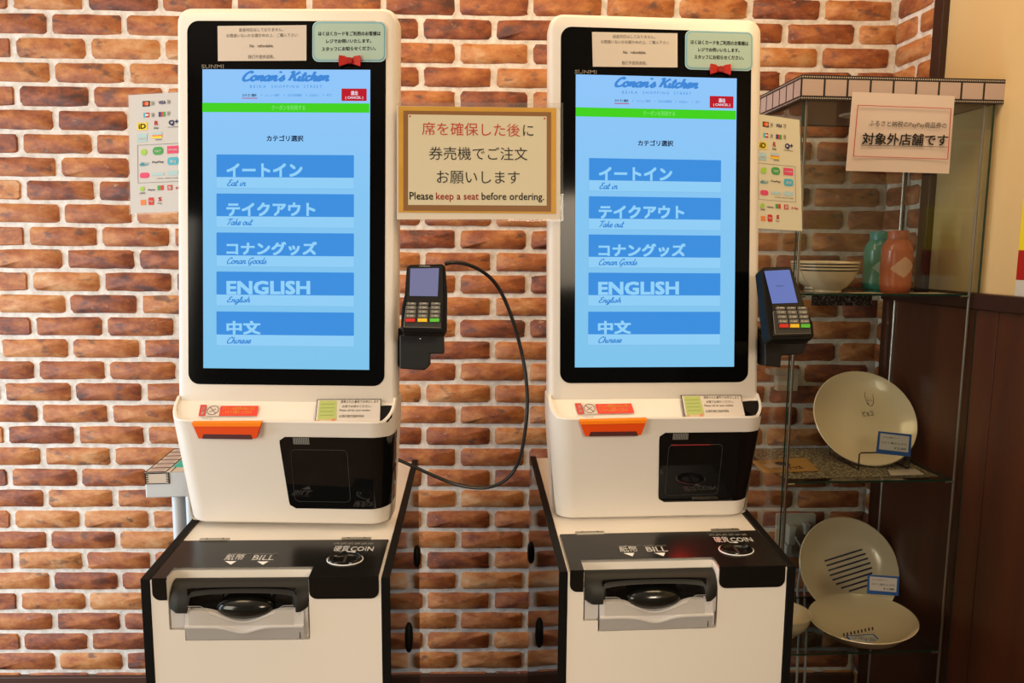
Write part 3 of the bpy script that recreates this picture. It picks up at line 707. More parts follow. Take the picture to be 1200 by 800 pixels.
    mb.build('clear_guard', [glass('clear_plastic', (.93,.92,.90), .9, .05, .10, (.7,.68,.66)) if k == 0 else bpy.data.materials['clear_plastic'], mat('clear_rim', (.40,.38,.34), .2) if k == 0 else bpy.data.materials['clear_rim']], acc, smooth=True)
    # lens-shaped latches on the gloss sides
    for s in (-1, 1):
        for (yy, zz, hh, ww) in ((.455, -.160, .026, .006), (.27, -.250, .032, .0065)):
            mb = MB(); ringsL = []
            for j in range(4):
                f_ = (1, .95, .7, .05)[j]; d_ = (0, .0035, .007, .0085)[j]
                ringsL.append([(s*(W2+d_), yy + .014*f_*math.cos(2*math.pi*i/20), zz + hh*f_*math.sin(2*math.pi*i/20)) for i in range(20)])
            mb.loft(ringsL, 0, cap1=True); mb.build('latch', BLACKM, T, smooth=True, angle=60)
    return T
CAB = [cash_cabinet(0), cash_cabinet(1)]

# ================================================================ PAPER NOTICES ON THE TERMINALS
NOTE1 = [[(255.5,31),(359.5,30),(359.5,71.5),(256,72)], [(693.5,38),(793.5,39.5),(793.5,79.5),(694.5,78.5)]]
NOTE2 = [[(367,25.5),(452,26.5),(453.5,72),(366.5,74.5)], [(802,36),(881.5,38.5),(881.5,83.5),(802.5,82.5)]]
def lerp2(Q, s, t):
    a = [Q[0][i]+(Q[1][i]-Q[0][i])*s for i in (0,1)]; b = [Q[3][i]+(Q[2][i]-Q[3][i])*s for i in (0,1)]
    return (a[0]+(b[0]-a[0])*t, a[1]+(b[1]-a[1])*t)
def wq(mb, pl, Q, s, s0, s1, t, h, mi, off, bold=0.0):
    """text inside the pixel quad Q: from s0 to s1 across, foot at t down"""
    write(mb, pl, s, lerp2(Q, s0, t), lerp2(Q, s1, t), h, mi, off, bold)
for k in (0, 1):
    pl = PS[k]; side = ['left-hand', 'right-hand'][k]
    Q = NOTE1[k]; c = pl.P(*lerp2(Q, .5, .5))
    mb = MB(); uv = [pl.px(*q) for q in (Q[3], Q[2], Q[1], Q[0])]; mb.slab(pl, uv, .0003, .0022, 0)
    o = mb.build('no_refund_notice', PAPER, M=MH[k], base=c); tag(o, 'pale paper no-refund notice taped above the screen of the %s terminal' % side, 'notice', 'no-refund notices')
    mb = MB(); f_ = .0025
    wq(mb, pl, Q, '返金対応はしておりません。', .24, .74, .17, 4.2, 0, f_); wq(mb, pl, Q, 'お間違いないかお確かめの上、ご購入下さい', .10, .90, .33, 4.2, 0, f_)
    wq(mb, pl, Q, 'No   refundable.', .36, .63, .62, 3.6, 0, f_, .01); wq(mb, pl, Q, '我们不提供退款。', .34, .64, .94, 4.4, 0, f_)
    mb.build('printed_lettering', GREYINK, o)
    Q = NOTE2[k]; c = pl.P(*lerp2(Q, .5, .5))
    us = [pl.px(*q) for q in Q]; u0 = (us[0][0]+us[3][0])/2; u1 = (us[1][0]+us[2][0])/2; v0 = (us[2][1]+us[3][1])/2; v1 = (us[0][1]+us[1][1])/2
    mb = MB(); mb.slab(pl, rrect(u0, u1, v0, v1, .011, 6), .001, .0035, 0); mb.slab(pl, rrect(u0+.0018, u1-.0018, v0+.0018, v1-.0018, .010, 6), .0004, .0038, 1); mb.slab(pl, rrect(u0+.0035, u1-.0035, v0+.0035, v1-.0035, .009, 6), .0004, .0041, 2)
    o = mb.build('loyalty_card_notice', [mat('pale_blue_card', (.48,.66,.66), .25) if k == 0 else bpy.data.materials['pale_blue_card'], BLUEL, TEALC], M=MH[k], base=c)
    tag(o, 'mint green rounded notice card with red bow, on the %s terminal top corner' % side, 'notice', 'mint notice cards')
    mb = MB(); f_ = .0044
    wq(mb, pl, Q, 'ほくほくカードをご利用のお客様は', .08, .93, .36, 5.2, 0, f_, .025); wq(mb, pl, Q, 'レジでお伺いいたします。', .19, .80, .54, 4.8, 0, f_, .025); wq(mb, pl, Q, 'スタッフにお知らせください。', .13, .86, .73, 5.0, 0, f_, .025)
    mb.build('printed_lettering', INK, o)
    u, v = pl.px(*lerp2(Q, .51, 1.0)); mb = MB(); v += .0005
    for s in (-1, 1):
        wing = [(0,.0035),(.009,.0085),(.0185,.0095),(.0195,0),(.0185,-.0095),(.009,-.006),(0,-.0035)]
        a = [pl.pt(u+s*x, v+y, .0055 + .0035*(x/.0195)) for x, y in wing]; b = [pl.pt(u+s*x, v+y, .0042) for x, y in wing]
        if s < 0: a.reverse(); b.reverse()
        mb.loft([b, a], 0, cap1=True)
    mb.slab(pl, rrect(u-.0045, u+.0045, v-.005, v+.005, .002, 3), .006, .0105, 1)
    mb.build('bow', [BRED, mat('bow_knot', (.36,.008,.006), .4) if k == 0 else bpy.data.materials['bow_knot']], o)
# call-number notices on the ledges
CN = [[(372,468.5),(447,468.2),(446,497),(369,497)], [(797.5,463.5),(868,463.5),(874,490.5),(802.5,491.3)]]
for k in (0, 1):
    lg = LEDGE[k]; Q = CN[k]; c = lg.P(*lerp2(Q, .5, .5))
    mb = MB(); mb.slab(lg, [lg.px(*q) for q in (Q[3], Q[2], Q[1], Q[0])], .0006, .0022, 1, 1); 
    Qi = [lerp2(Q, .012, .035), lerp2(Q, .988, .035), lerp2(Q, .988, .965), lerp2(Q, .012, .965)]
    pxquad(mb, lg, (Qi[3], Qi[2], Qi[1], Qi[0]), 0, .0025)
    o = mb.build('call_number_notice', [PAPER, INK], M=MH[k], base=c)
    tag(o, 'small call-number notice with green picture on ledge of the %s terminal' % ['left-hand', 'right-hand'][k], 'notice', 'call-number notices')
    mb = MB(); f_ = .0028
    pxquad(mb, lg, (lerp2(Q,.04,.86), lerp2(Q,.33,.86), lerp2(Q,.31,.06), lerp2(Q,.04,.06)), 1, f_)
    for i in range(4): pxquad(mb, lg, (lerp2(Q,.06,.24+.15*i), lerp2(Q,.28,.23+.15*i), lerp2(Q,.28,.19+.15*i), lerp2(Q,.07,.20+.15*i)), 2, f_+.0002)
    pxquad(mb, lg, (lerp2(Q,.01,.97), lerp2(Q,.31,.95), lerp2(Q,.31,.80), lerp2(Q,.01,.88)), 3, f_+.0003)
    pxquad(mb, lg, (lerp2(Q,.08,.93), lerp2(Q,.25,.92), lerp2(Q,.25,.84), lerp2(Q,.08,.85)), 4, f_+.0005)
    for s, a, b, t in (('発券された番号でお呼びします', .37, .96, .17), ('お席でお待ちください。', .40, .85, .36), ('Please call for your number', .36, .84, .53), ('以我们拨打您的号码', .36, .74, .76)): wq(mb, lg, Q, s, a, b, t, 3.2, 0, f_, .01)
    mb.build('printed_picture_and_lettering', [GREYINK, mat('leaf_green_print', (.44,.50,.14), .6) if k == 0 else bpy.data.materials['leaf_green_print'], mat('olive_print', (.30,.38,.10), .6) if k == 0 else bpy.data.materials['olive_print'], mat('salmon_print', (.60,.26,.13), .6) if k == 0 else bpy.data.materials['salmon_print'], mat('tan_print', (.62,.47,.28), .6) if k == 0 else bpy.data.materials['tan_print']], o)

# ================================================================ PAYMENT LOGO SHEETS
SHQ = [[(150.5,111.5),(220,107.5),(220.5,247.5),(153,250)], [(880,132.5),(937,140.5),(940,270.5),(881,267)]]
CLEARS = glass('clear_sleeve', (.95,.95,.95), .45, .04, .10, (.8,.8,.8))
for k in (0, 1):
    s_ = (-1, 1)[k]
    pl = Plane(MH[k], (s_*.2, .004, 0), (1, .12*s_, 0), (0, math.sin(TILT), math.cos(TILT)))
    Q = SHQ[k]
    c = pl.P(*lerp2(Q, .5, .5))
    T = thing('payment_logo_sheet', MH[k], c, ['payment logo sheet in clear sleeve on outer left edge of the left terminal', 'payment logo sheet in clear sleeve between right terminal and glass cabinet'][k], 'sign', 'payment logo sheets')
    uv = [pl.px(*q) for q in (Q[3], Q[2], Q[1], Q[0])]
    MB().slab(pl, uv, .0004, 0, 0).build('paper', mat('pale_cool_paper', (.60,.58,.57), .5) if k == 0 else PAPER_W, T)
    e_ = [lerp2(Q,-.025,-.01), lerp2(Q,1.03,-.01), lerp2(Q,1.03,1.015), lerp2(Q,-.025,1.015)]
    mb = MB(); o4 = [pl.P(*q, .0004) for q in e_]; i4 = [pl.P(*q, .0004) for q in Q]
    mb.loft([o4, i4], 0); mb.build('clear_sleeve_edge', CLEARS, T)
    mb = MB(); f_ = .0005
    # layout in fractions of the sheet: x from crop (30..375), y from crop (80..770)
    X = lambda x: (x-30)/345; Y = lambda y: (y-78)/690
    def R_(x0, y0, x1, y1, m, o_=f_, rr=0):
        pts = [lerp2(Q, X(x0), Y(y1)), lerp2(Q, X(x1), Y(y1)), lerp2(Q, X(x1), Y(y0)), lerp2(Q, X(x0), Y(y0))]
        us = [pl.px(*p) for p in pts]
        if rr:
            w_ = us[1][0]-us[0][0]; h_ = us[3][1]-us[0][1]; ll = []
            for (cx_, cy_) in rrect(0, 1*w_, 0, h_, min(rr*h_, w_/2.02, h_/2.02), 4):
                a, b = cx_/w_, cy_/h_; ll.append(tuple((us[0][i]*(1-a)+us[1][i]*a)*(1-b)+(us[3][i]*(1-a)+us[2][i]*a)*b for i in (0,1)))
            us = ll
        mb.poly([pl.pt(u, v, o_) for u, v in us], m)
    def T_(s, x0, x1, y, h, m, bold=.02, o_=.0008): write(mb, pl, s, lerp2(Q, X(x0), Y(y)), lerp2(Q, X(x1), Y(y)), h/5, m, o_, bold)
    NAMES = [INK, RED, ORG, YELLOW, NAVY, GREEN, CYAN, PALEB, LIME, PINK, GREYINK, WHITE]
    ink, red, org, yel, nav, grn, cyn, pbl, lim, pnk, gry, wht = range(12)
    R_(112,118,155,150,ink); disc(mb, pl, *lerp2(Q, X(127), Y(134)), 2.1, red); disc(mb, pl, *lerp2(Q, X(139), Y(134)), 2.1, org, .0010)
    T_('VISA', 205, 248, 142, 20, nav, .03)
    for (x, y) in ((172,134),(266,130),(172,202),(264,198)): T_(')))', x-9, x+9, y+13, 26, gry, .01)
    R_(116,186,132,214,cyn); R_(132,186,150,214,red); R_(128,196,146,204,wht,.0008)
    R_(205,186,219,214,nav); R_(219,186,231,214,red); R_(231,186,245,214,grn)
    R_(78,243,138,286,yel); T_('iD', 88, 130, 279, 30, ink, .03)
    T_('R', 181, 202, 264, 28, red, .03); T_('Edy', 178, 205, 286, 14, ink, .02)
    T_('Q', 264, 298, 270, 34, nav, .05); T_('+', 300, 322, 256, 20, nav, .05); R_(258,276,322,279,gry)
    R_(78,308,136,354,pbl); T_('nanaco', 84, 130, 342, 12, wht, .02); R_(165,302,224,318,pbl); R_(165,318,224,326,org); R_(165,326,224,338,yel); T_('WAON', 184, 222, 350, 8, gry)
    # frame of the code-payment group
    for a in ((78,372,336,374),(78,592,336,594),(78,372,80,594),(334,372,336,594)): R_(*a, gry)
    disc(mb, pl, *lerp2(Q, X(116), Y(415)), 3.4, lim); R_(168,388,230,434,grn,rr=.45); T_('PAY', 182, 218, 420, 14, wht, .03, .001)
    R_(253,386,321,430,pnk); T_('merpay', 260, 314, 416, 12, wht, .02)
    T_('d払い', 90, 144, 496, 24, cyn, .04); T_('PayPay', 165, 233, 484, 14, ink, .02); R_(255,452,320,496,cyn,rr=.3); T_('au', 272, 304, 484, 16, wht, .03, .001)
    R_(90,534,146,566,pnk,rr=.45); R_(165,538,233,554,pbl); R_(255,530,318,556,pbl); T_('J-Coin  Smart Code', 190, 318, 576, 8, gry)
    disc(mb, pl, *lerp2(Q, X(103), Y(628)), 2.6, lim); T_('LINE', 88, 120, 658, 10, gry); T_('Alipay', 134, 180, 642, 12, ink); R_(194,612,212,640,grn); R_(212,612,230,640,red); R_(253,612,282,642,red); T_('B', 260, 276, 637, 18, wht, .04); T_('R Pay', 304, 350, 642, 18, red, .03)
    R_(92,692,124,722,org); R_(138,680,172,724,red,rr=.2); T_('Pay', 144, 166, 708, 12, wht, .03, .001); T_('S', 198, 218, 704, 24, red, .05); T_('Pay', 194, 220, 722, 10, gry)
    mb.build('printed_logos', NAMES, T)

# ================================================================ SIGN BRIDGING THE TWO TERMINALS
a0 = MH[0] @ PS[0].P(466, 190, .004); a1 = MH[1] @ PS[1].P(657, 190, .004)
ex = (a1 - a0).normalized(); MS = Matrix.Translation(a0) @ Matrix.Rotation(math.atan2(ex.y, ex.x), 4, 'Z')
ps = Plane(MS, (0,0,0), (1,0,0), (0, math.sin(TILT), math.cos(TILT)))
T = thing('seat_notice_sign', MS, ps.P(560, 190), 'mustard-framed notice in clear sleeve bridging the gap between the two terminals', 'sign')
mb = MB(); pxquad(mb, ps, ((465,257),(656.5,257),(656.5,126.5),(465,124)), 0, 0, .0006); mb.build('backing_paper', mat('sleeve_paper', (.74,.66,.55), .5), T)
mb = MB(); pxquad(mb, ps, ((467,248.8),(651.5,250.5),(651.5,126.6),(467,124.5)), 0, .0006); pxquad(mb, ps, ((472.7,246.8),(645.6,247.8),(645.6,131.5),(472.7,129.8)), 1, .0010); pxquad(mb, ps, ((478.3,240.2),(640.5,241),(640.5,136.6),(478.3,134.2)), 2, .0014)
disc(mb, ps, 480.5, 136.6, 1.1, 3, .002); disc(mb, ps, 638, 139, 1.1, 3, .002)
mb.build('printed_frame', [GOLD, BROWNP, PAPER_W, REDINK], T)
mb = MB(); f_ = .0018
write(mb, ps, '席を確保した後', (494.6,158.5), (609.4,160.5), 15.5, 0, f_, .004); write(mb, ps, 'に', (612.8,159.5), (624.9,159.8), 13, 1, f_, .004)
write(mb, ps, '券売機でご注文', (503,187.4), (618,188.2), 15.5, 1, f_, .004); write(mb, ps, 'お願いします', (512,215.2), (609,215.8), 15, 1, f_, .004)
write(mb, ps, 'Please', (480,234), (507.6,234.2), 9, 1, f_, .012); write(mb, ps, 'keep a seat', (511,236.6), (561,236.8), 11, 0, f_, .012); write(mb, ps, 'before ordering.', (564.4,237), (637.4,237.4), 11.4, 1, f_, .012)
mb.build('printed_lettering', [REDINK, INK], T)
mb = MB(); mb.loft([[ps.P(*q, .0004) for q in ((463.5,258.5),(660,259.5),(660,120.5),(463.5,120))], [ps.P(*q, .0004) for q in ((465,257),(656.5,257),(656.5,126.5),(465,124))]]); mb.build('clear_sleeve_edge', CLEARS, T)

# ================================================================ CARD READERS
KEYB = mat('reader_key', (.16,.15,.13), .4); KEYT = mat('key_print', (.62,.6,.5), .5)
KR = mat('key_red', (.60,.02,.01), .5); KY = mat('key_yellow', (.85,.55,.02), .5); KG = mat('key_green', (.10,.55,.04), .5)
def reader(k):
    if k == 0:
        pl = Plane(MH[0], (.235, -.02, 0), (1, .05, 0), (0, .42, 1))
        body = [(471.5,389),(519.5,390),(523,384),(523.5,340),(521.5,311),(518,308.7),(480,309.6),(476.5,312),(474,345),(470.5,360),(469.5,382)]
        bez = [(472,385),(518,386.5),(519.5,354),(518.5,311.5),(478.5,312),(477.5,330),(476.5,350)]
        scrq = [(477.5,345),(514,347),(515,314.5),(479.5,314.5)]; litq = [(480,347),(513,347.5),(514.5,314.5),(481,315)]
        kp = [(473.5,383.5),(516.5,384.5),(516,362),(476,360)]
        kx = lambda c, r: (476.2 + 14.2*c + (5-r)*.35 - 1, 358.2 + 4.9*r); kw, kh = 11.0, 3.8
        brk = [[(469,392),(520,393),(520.5,414),(504,414),(504,428),(498,433),(469,431)]]
        lit = mat('reader_screen_painted_reflection', (.10,.11,.22), .12, emit=(.12,.14,.30), es=.5)  # reflection on this screen is put in as blue colour and a weak glow
        lab = 'black card reader with cable, on right side of the left terminal'; br = (.19, .24)
    else:
        pl = Plane(MH[1], (.225, -.03, 0), (1, .10, 0), (0, .48, 1))
        body = [(903.5,398.5),(951,398),(954.5,393),(953,378),(943.5,358),(928.5,314),(925,311.5),(895,312.5),(892.5,316),(895.5,345),(897,362),(901,392)]
        bez = [(905,394),(949.5,392.5),(949,380),(941,358),(926.5,313.5),(894.5,315),(904,357),(906,372)]
        litq = [(904.5,356),(934,355),(924.5,316.5),(895,318)]
        kp = [(907.5,392),(949,391),(944,364),(905,366)]
        kx = lambda c, r: (908.0 + 12.6*c + r*1.0, 363.5 + 5.3*r); kw, kh = 10.4, 4.1
        brk = [[(893,392),(903,399),(944,398),(937,414),(912,416),(911,430),(893,428)]]
        lit = mat('reader_screen_lit', (.02,.03,.1), .15, emit=(.13,.19,.52), es=.75)
        lab = 'black card reader with lit blue screen, between right terminal and glass cabinet'
    c = pl.P(*brk[0][0])
    T = thing('card_reader', MH[k], pl.P((body[0][0]+body[1][0])/2, body[0][1]), lab, 'card reader', 'card readers')
    def ccw(pts):
        us = [pl.px(*p) for p in pts]; ar = sum(us[i][0]*us[(i+1)%len(us)][1]-us[(i+1)%len(us)][0]*us[i][1] for i in range(len(us)))
        return us if ar > 0 else us[::-1]
    MB().slab(pl, ccw(body), .026, 0).build('body', BLACKM, T, bevel=.003, seg=3)
    mb = MB().slab(pl, ccw(bez), .001, .0014); mb.build('face_plate', mat('reader_face', (.012,.011,.010), .15) if k == 0 else bpy.data.materials['reader_face'], T)
    mb = MB().slab(pl, ccw(litq), .0006, .0022)
    S = mb.build('screen', lit, T)
    if k == 1:
        mb = MB(); write(mb, pl, 'welcome', (908.5,336.5), (917.5,336.2), 2, 0, .0026); mb.build('screen_lettering', mat('screen_print', (.02,.02,.05), .4), S)
    mb = MB().slab(pl, ccw(kp), .001, .0022); 
    ol = [pl.pt(u, v, .0028) for u, v in ccw(kp)]; mb.tube(ol + [ol[0]], .0006, 4, 1)
    K = mb.build('keypad', [mat('keypad_well', (.03,.028,.024), .5) if k == 0 else bpy.data.materials['keypad_well'], mat('keypad_rim', (.22,.20,.16), .4) if k == 0 else bpy.data.materials['keypad_rim']], T)
    for r in range(5):
        for cc in range(3):
            x, y = kx(cc, r); m = KEYB if r < 4 else (KR, KY, KG)[cc]
            h_ = kh if r else kh*.7
            mb = MB(); mb.slab(pl, ccw([(x,y),(x+kw,y),(x+kw,y-h_),(x,y-h_)]), .0025, .0050, 0)
            if r < 4: write(mb, pl, '123456789.0-'[3*r+cc], (x+1.5,y-.9), (x+3.2,y-.9), 2.1, 1, .0053, .02); write(mb, pl, '---', (x+4.5,y-1.4), (x+8.4,y-1.4), 1.0, 1, .0053)
            mb.build('key', [m, KEYT], K)
    mb = MB()
    pb = Plane(MH[k], pl.pt(0,0,-.024), pl.ex, (0,.05,1))
    for q in brk:
        us = [pb.px(*p) for p in q]; ar = sum(us[i][0]*us[(i+1)%len(us)][1]-us[(i+1)%len(us)][0]*us[i][1] for i in range(len(us)))
        mb.slab(pb, us if ar > 0 else us[::-1], .03, .012)
    mb.box(.196, .225, .0, .03, pb.P(*brk[0][-1]).z, pb.P(*brk[0][0]).z+.01)
    mb.build('mounting_bracket', mat('bracket_black', (.006,.006,.006), .45) if k == 0 else bpy.data.materials['bracket_black'], T, bevel=.002)
    mb = MB()
    if k == 0: mb.slab(pl, [(pl.px(492,395)[0]+.0012*math.cos(a), pl.px(492,395.5)[1]+.0008*math.sin(a)) for a in [i*.7 for i in range(9)]], .001, -.006)
    T2 = T
    if k == 0:
        write(mb, pl, 'verifone', (491,313), (504,313), 1.6, 0, .0026); mb.build('maker_lettering', KEYT, T)
    return pl
PR = [reader(0), reader(1)]
# cable
pts = [(521,309.5,-.005),(530,307.5,.0),(545,309,.02),(562,316,.04),(578,329,.06),(591,350,.08),(603,382,.09),(611,412,.10),(616,440,.10),(618,470,.10),(616,500,.10),(611,530,.11),(603,550,.12),(590,564,.12),(572,571,.12),(552,571,.115),(530,566,.11),(508,557,.10),(488,548,.09),(470,540,.08),(450,532,.07)]
path = []
for i in range(len(pts)-1):
    P_ = [pts[max(i-1,0)], pts[i], pts[i+1], pts[min(i+2,len(pts)-1)]]
    for s in range(4):
        t = s/4; q = [.5*(2*P_[1][j] + (P_[2][j]-P_[0][j])*t + (2*P_[0][j]-5*P_[1][j]+4*P_[2][j]-P_[3][j])*t*t + (3*P_[1][j]-P_[0][j]-3*P_[2][j]+P_[3][j])*t**3) for j in range(3)]
        path.append(Plane(MH[0], (0,q[2],0), (1,0,0), (0,0,1)).P(q[0], q[1]))
mb = MB().tube(path, .0036, 8)
tag(mb.build('power_cable', mat('black_rubber', (.012,.012,.013), .42), M=MH[0], base=path[30], smooth=True), 'thick black cable looping from the left card reader across the brick wall', 'cable')

# ================================================================ SIDE TABLE AT LEFT
TZ = -.445
tp = Plane(Matrix.Translation((0,0,CZ)), (0,0,TZ), (1,0,0), (0,1,0))
c0 = tp.P(169, 554); cbk = tp.P(203, 526.5)
yaw = math.atan2(-(cbk.x-c0.x), cbk.y-c0.y); MT = Matrix.Translation((c0.x, c0.y, CZ)) @ Matrix.Rotation(yaw, 4, 'Z')
TD = (cbk-c0).length; TZ_ = TZ
T = thing('side_table', MT, (.085, TD/2, -CZ), 'pale grey table with turquoise top behind the left terminal, one leg visible', 'table')
TBL = mat('pale_grey_table', (.66,.71,.76), .4)
MB().box(0, .125, 0, TD, TZ-.052, TZ).build('table_top', TBL, T, bevel=.003)
MB().box(.045, .123, .03, TD-.02, TZ, TZ+.0015).build('turquoise_mat', mat('turquoise_sheet', (.02,.55,.47), .5), T)
for x, y in ((.05,.04),(.05,TD-.05),(.10,.04),(.10,TD-.05)):
    MB().tube([(x,y,TZ-.05),(x,y,-CZ)], .013, 12).build('leg', TBL, T, smooth=True)
mb = MB(); x = 0.0                                  # film strip border: white cells, black edges and cell bars
mb.box(.001, .042, 0, TD, TZ, TZ+.0012, 0)
mb.box(.001, .003, 0, TD, TZ+.0012, TZ+.0016, 1); mb.box(.040, .042, 0, TD, TZ+.0012, TZ+.0016, 1)
for i in range(7): y = TD*i/6; mb.box(.003, .040, y-.002, y+.002, TZ+.0012, TZ+.0016, 1)
for i in range(6): y = TD*(i+.5)/6; mb.box(.009, .034, y-.015, y+.012, TZ+.0012, TZ+.0015, 2)
mb.box(.042, .125, 0, .03, TZ, TZ+.0012, 0)
for i in range(2): mb.box(.05+.05*i, .052+.055*i, 0, .03, TZ+.0012, TZ+.0016, 1)
mb.box(.003, .046, -.001, 0, TZ-.022, TZ-.0005, 0)
for (a, b, c_, d) in ((.001,.048,TZ-.023,TZ-.0215),(.001,.048,TZ-.002,TZ),(.001,.0035,TZ-.023,TZ),(.0455,.048,TZ-.023,TZ)): mb.box(a, b, -.0016, -.001, c_, d, 1)
for i in range(4):
    for a in (.0035, .0415): mb.box(a, a+.004, -.0016, -.001, TZ-.019+.0045*i, TZ-.017+.0045*i, 1)
mb.build('film_strip_border', [PAPER, INK, mat('beige_cell', (.55,.45,.42), .6)], T)

# ================================================================ GLASS DISPLAY CABINET
MC = frame(.8665, 1.72, 0, .07)
W2, CD = .2255, .32
ZT, ZT2 = .336, .386
S1, S2, S3 = -.0945, -.5435, -.9815
GL = glass('cabinet_glass', (.95,.96,.935), .95, .022); GE = mat('green_glass_edge', (.010,.045,.032), .12, spec=.6)
T = thing('glass_display_cabinet', MC, (0, CD/2, -CZ), 'tall clear glass display cabinet with film-strip border, right of the terminals', 'display cabinet')
def pane(name, x0, x1, y0, y1, z0, z1, axis):
    mb = MB().box(x0, x1, y0, y1, z0, z1); 
    for i in range(6):
        ax = (2,2,1,0,1,0)[i]; mb.m[i] = 0 if ax == axis else 1
    return mb.build(name, [GL, GE], T)
g = .004
pane('side_pane', -W2, -W2+g, 0, CD, -CZ+.04, ZT, 0); pane('side_pane', W2-g, W2, 0, CD, -CZ+.04, ZT, 0)
pane('front_door', -W2+.006, W2-.006, -g, 0, -CZ+.05, ZT, 1)
pane('back_pane', -W2+g, W2-g, CD, CD+g, -CZ+.04, ZT, 1)
SHM = glass('shelf_glass', (.90,.94,.89), .95, .04)

for zz in (S1, S2, S3):
    mb = MB().box(-.205, .204, .012, CD-.012, zz-.005, zz); mb.m = [0,0,1,1,1,1]; mb.build('shelf', [SHM, GE], T)
for x in (-.209, .209):
    for y in (.012, CD-.012): MB().tube([(x,y,-CZ+.04),(x,y,ZT)], .0032, 8).build('rod', METAL, T, smooth=True)
for zz in (S1, S2, S3):
    for x, y in ((.205,.012),(.205,CD-.012),(-.205,CD-.012),(-.205,.012)): MB().tube([(x-.016*(1 if x>0 else -1),y,zz-.007),(x,y,zz-.007)], .003, 6).build('shelf_clip', METAL, T, smooth=True)
MB().box(-W2-.008, W2+.008, -.008, CD+.008, -CZ, -CZ+.04).build('base', TRIMW, T, bevel=.003)
MB().box(-W2, W2, 0, CD, ZT, ZT+.045).build('top_box', mat('brown_cabinet_top', (.16,.09,.06), .4), T, bevel=.002)
MB().lathe([(.0001, ZT-.004), (.03, ZT-.004), (.034, ZT-.001), (.034, ZT+.001)], (-.02,.16,0), 24).build('lamp_cover', mat('lamp_glass_off', (.5,.42,.33), .3), T, smooth=True)
# film strip border: card with black edges, white perforations and blank pink cells
FILMB = mat('film_black', (.014,.010,.010), .5); CELL = mat('film_cell_pink', (.50,.39,.36), .5); PERF = mat('film_perforation', (.66,.58,.52), .5)
def strip(origin, ex, length, n, name='film_strip_border'):
    ex = Vector(ex); p = Plane(MC, origin, ex, (0,0,1)); z0, z1 = ZT-.002, ZT2+.002; h = z1-z0
    mb = MB(); mb.slab(p, [(0,z0),(length,z0),(length,z1),(0,z1)], .002, 0, 0)
    cw = length/n
    for i in range(n): mb.poly([p.pt(u, v, .0005) for u, v in ((i*cw+.0024,z0+.0095),((i+1)*cw-.0024,z0+.0095),((i+1)*cw-.0024,z1-.0095),(i*cw+.0024,z1-.0095))], 1)
    m_ = int(length/.0052)
    for i in range(m_):
        u = (i+.5)*length/m_
        for v in (z0+.0044, z1-.0044): mb.poly([p.pt(u+a, v+b, .0005) for a, b in ((-.0012,-.0013),(.0012,-.0013),(.0012,.0013),(-.0012,.0013))], 2)
    mb.build(name, [FILMB, CELL, PERF], T)
strip((-W2-.009, -.010, 0), (1,0,0), 2*W2+.024, 9.0 and 9)
strip((-W2-.009, CD+.006, 0), (0,-1,0), CD+.016, 9)
strip((W2+.015, -.010, 0), (0,1,0), CD+.016, 9)
strip((W2+.015, CD+.008, 0), (-1,0,0), 2*W2+.024, 9)

# notice taped to the cabinet front
pn = Plane(MC, (0,-.016,0), (1,0,0), (0,-.06,1)); Q = [(999,107.5),(1119,112.5),(1112,203.5),(991,200)]
mb = MB(); nrows = 7; grid = []
uvq = [pn.px(*q) for q in Q]
for j in range(nrows):
    t = j/(nrows-1); row = []
    for i in range(9):
        s = i/8; x, y = lerp2(Q, s, t); u, v = pn.px(x, y); row.append(pn.pt(u, v, .001*math.sin(s*3.1)*t*3))
    grid.append(row)
mb.loft(grid, 0, closed=False)
o = mb.build('voucher_notice', mat('pink_white_paper', (.72,.61,.56), .7), M=MC, base=pn.P(1055,155), smooth=True)
tag(o, 'white notice with red border taped to the front top of the glass cabinet', 'notice')
mb = MB(); f_ = .0045
B4 = [(1004,123.5),(1113,127.5),(1109,186.5),(999,183)]
for a, b in ((0,1),(1,2),(2,3),(3,0)):
    mb.tube([pn.P(*B4[a], f_), pn.P(*B4[b], f_)], .0008, 4, 0)
write(mb, pn, 'ふるさと納税のPayPay商品券の', (1016.5,149), (1107,152), 8, 1, f_+.001, 0.01); write(mb, pn, '対象外店舗です', (1008.5,169.5), (1108.5,171.5), 14, 2, f_, .022)
mb.tube([pn.P(1007.5,170.2, f_), pn.P(1108.5,172.3, f_)], .0006, 4, 2)
mb.build('printed_border_and_lettering', [mat('crimson_line', (.50,.02,.03), .6), GREYINK, INK], o)

# ---------------------------------------------------------------- crockery and goods
CER = mat('cream_glazed_ceramic', (.70,.585,.39), .16, spec=.5); BLK = mat('black_glaze', (.014,.013,.012), .3); NVY = mat('navy_glaze', (.01,.015,.05), .25)
def on_shelf(zz, x, y): return Plane(MC, (0,0,zz), (1,0,0), (0,1,0)).P(x, y)
def bowl(px, py, rad, ht, label, bands, zz=S1, mats=None, group=None, n=40):
    c = on_shelf(zz, px, py) if not isinstance(px, Vector) else px
    pr = [(.0001,.004),(rad*.36,.004),(rad*.40,0),(rad*.44,.001),(rad*.44,.006),(rad*.62,ht*.20),(rad*.82,ht*.45),(rad*.94,ht*.70)]
    mis = [0]*7
    for a, b, m in bands: pr += [(rad*(.94+.06*(a-.70)/.3), ht*a), (rad*(.94+.06*(b-.70)/.3), ht*b)]; mis += [0, m]
    pr += [(rad, ht), (rad*.985, ht*1.01), (rad*.96, ht), (rad*.90, ht*.7), (rad*.78, ht*.42), (rad*.5, ht*.16), (.0001, ht*.10)]; mis += [0]*7
    o = MB().lathe(pr, c, n, 0, mis=mis).build('bowl', mats or [CER, BLK], M=MC, base=c, smooth=True, angle=50)
    tag(o, label, 'bowl', group); return o, c
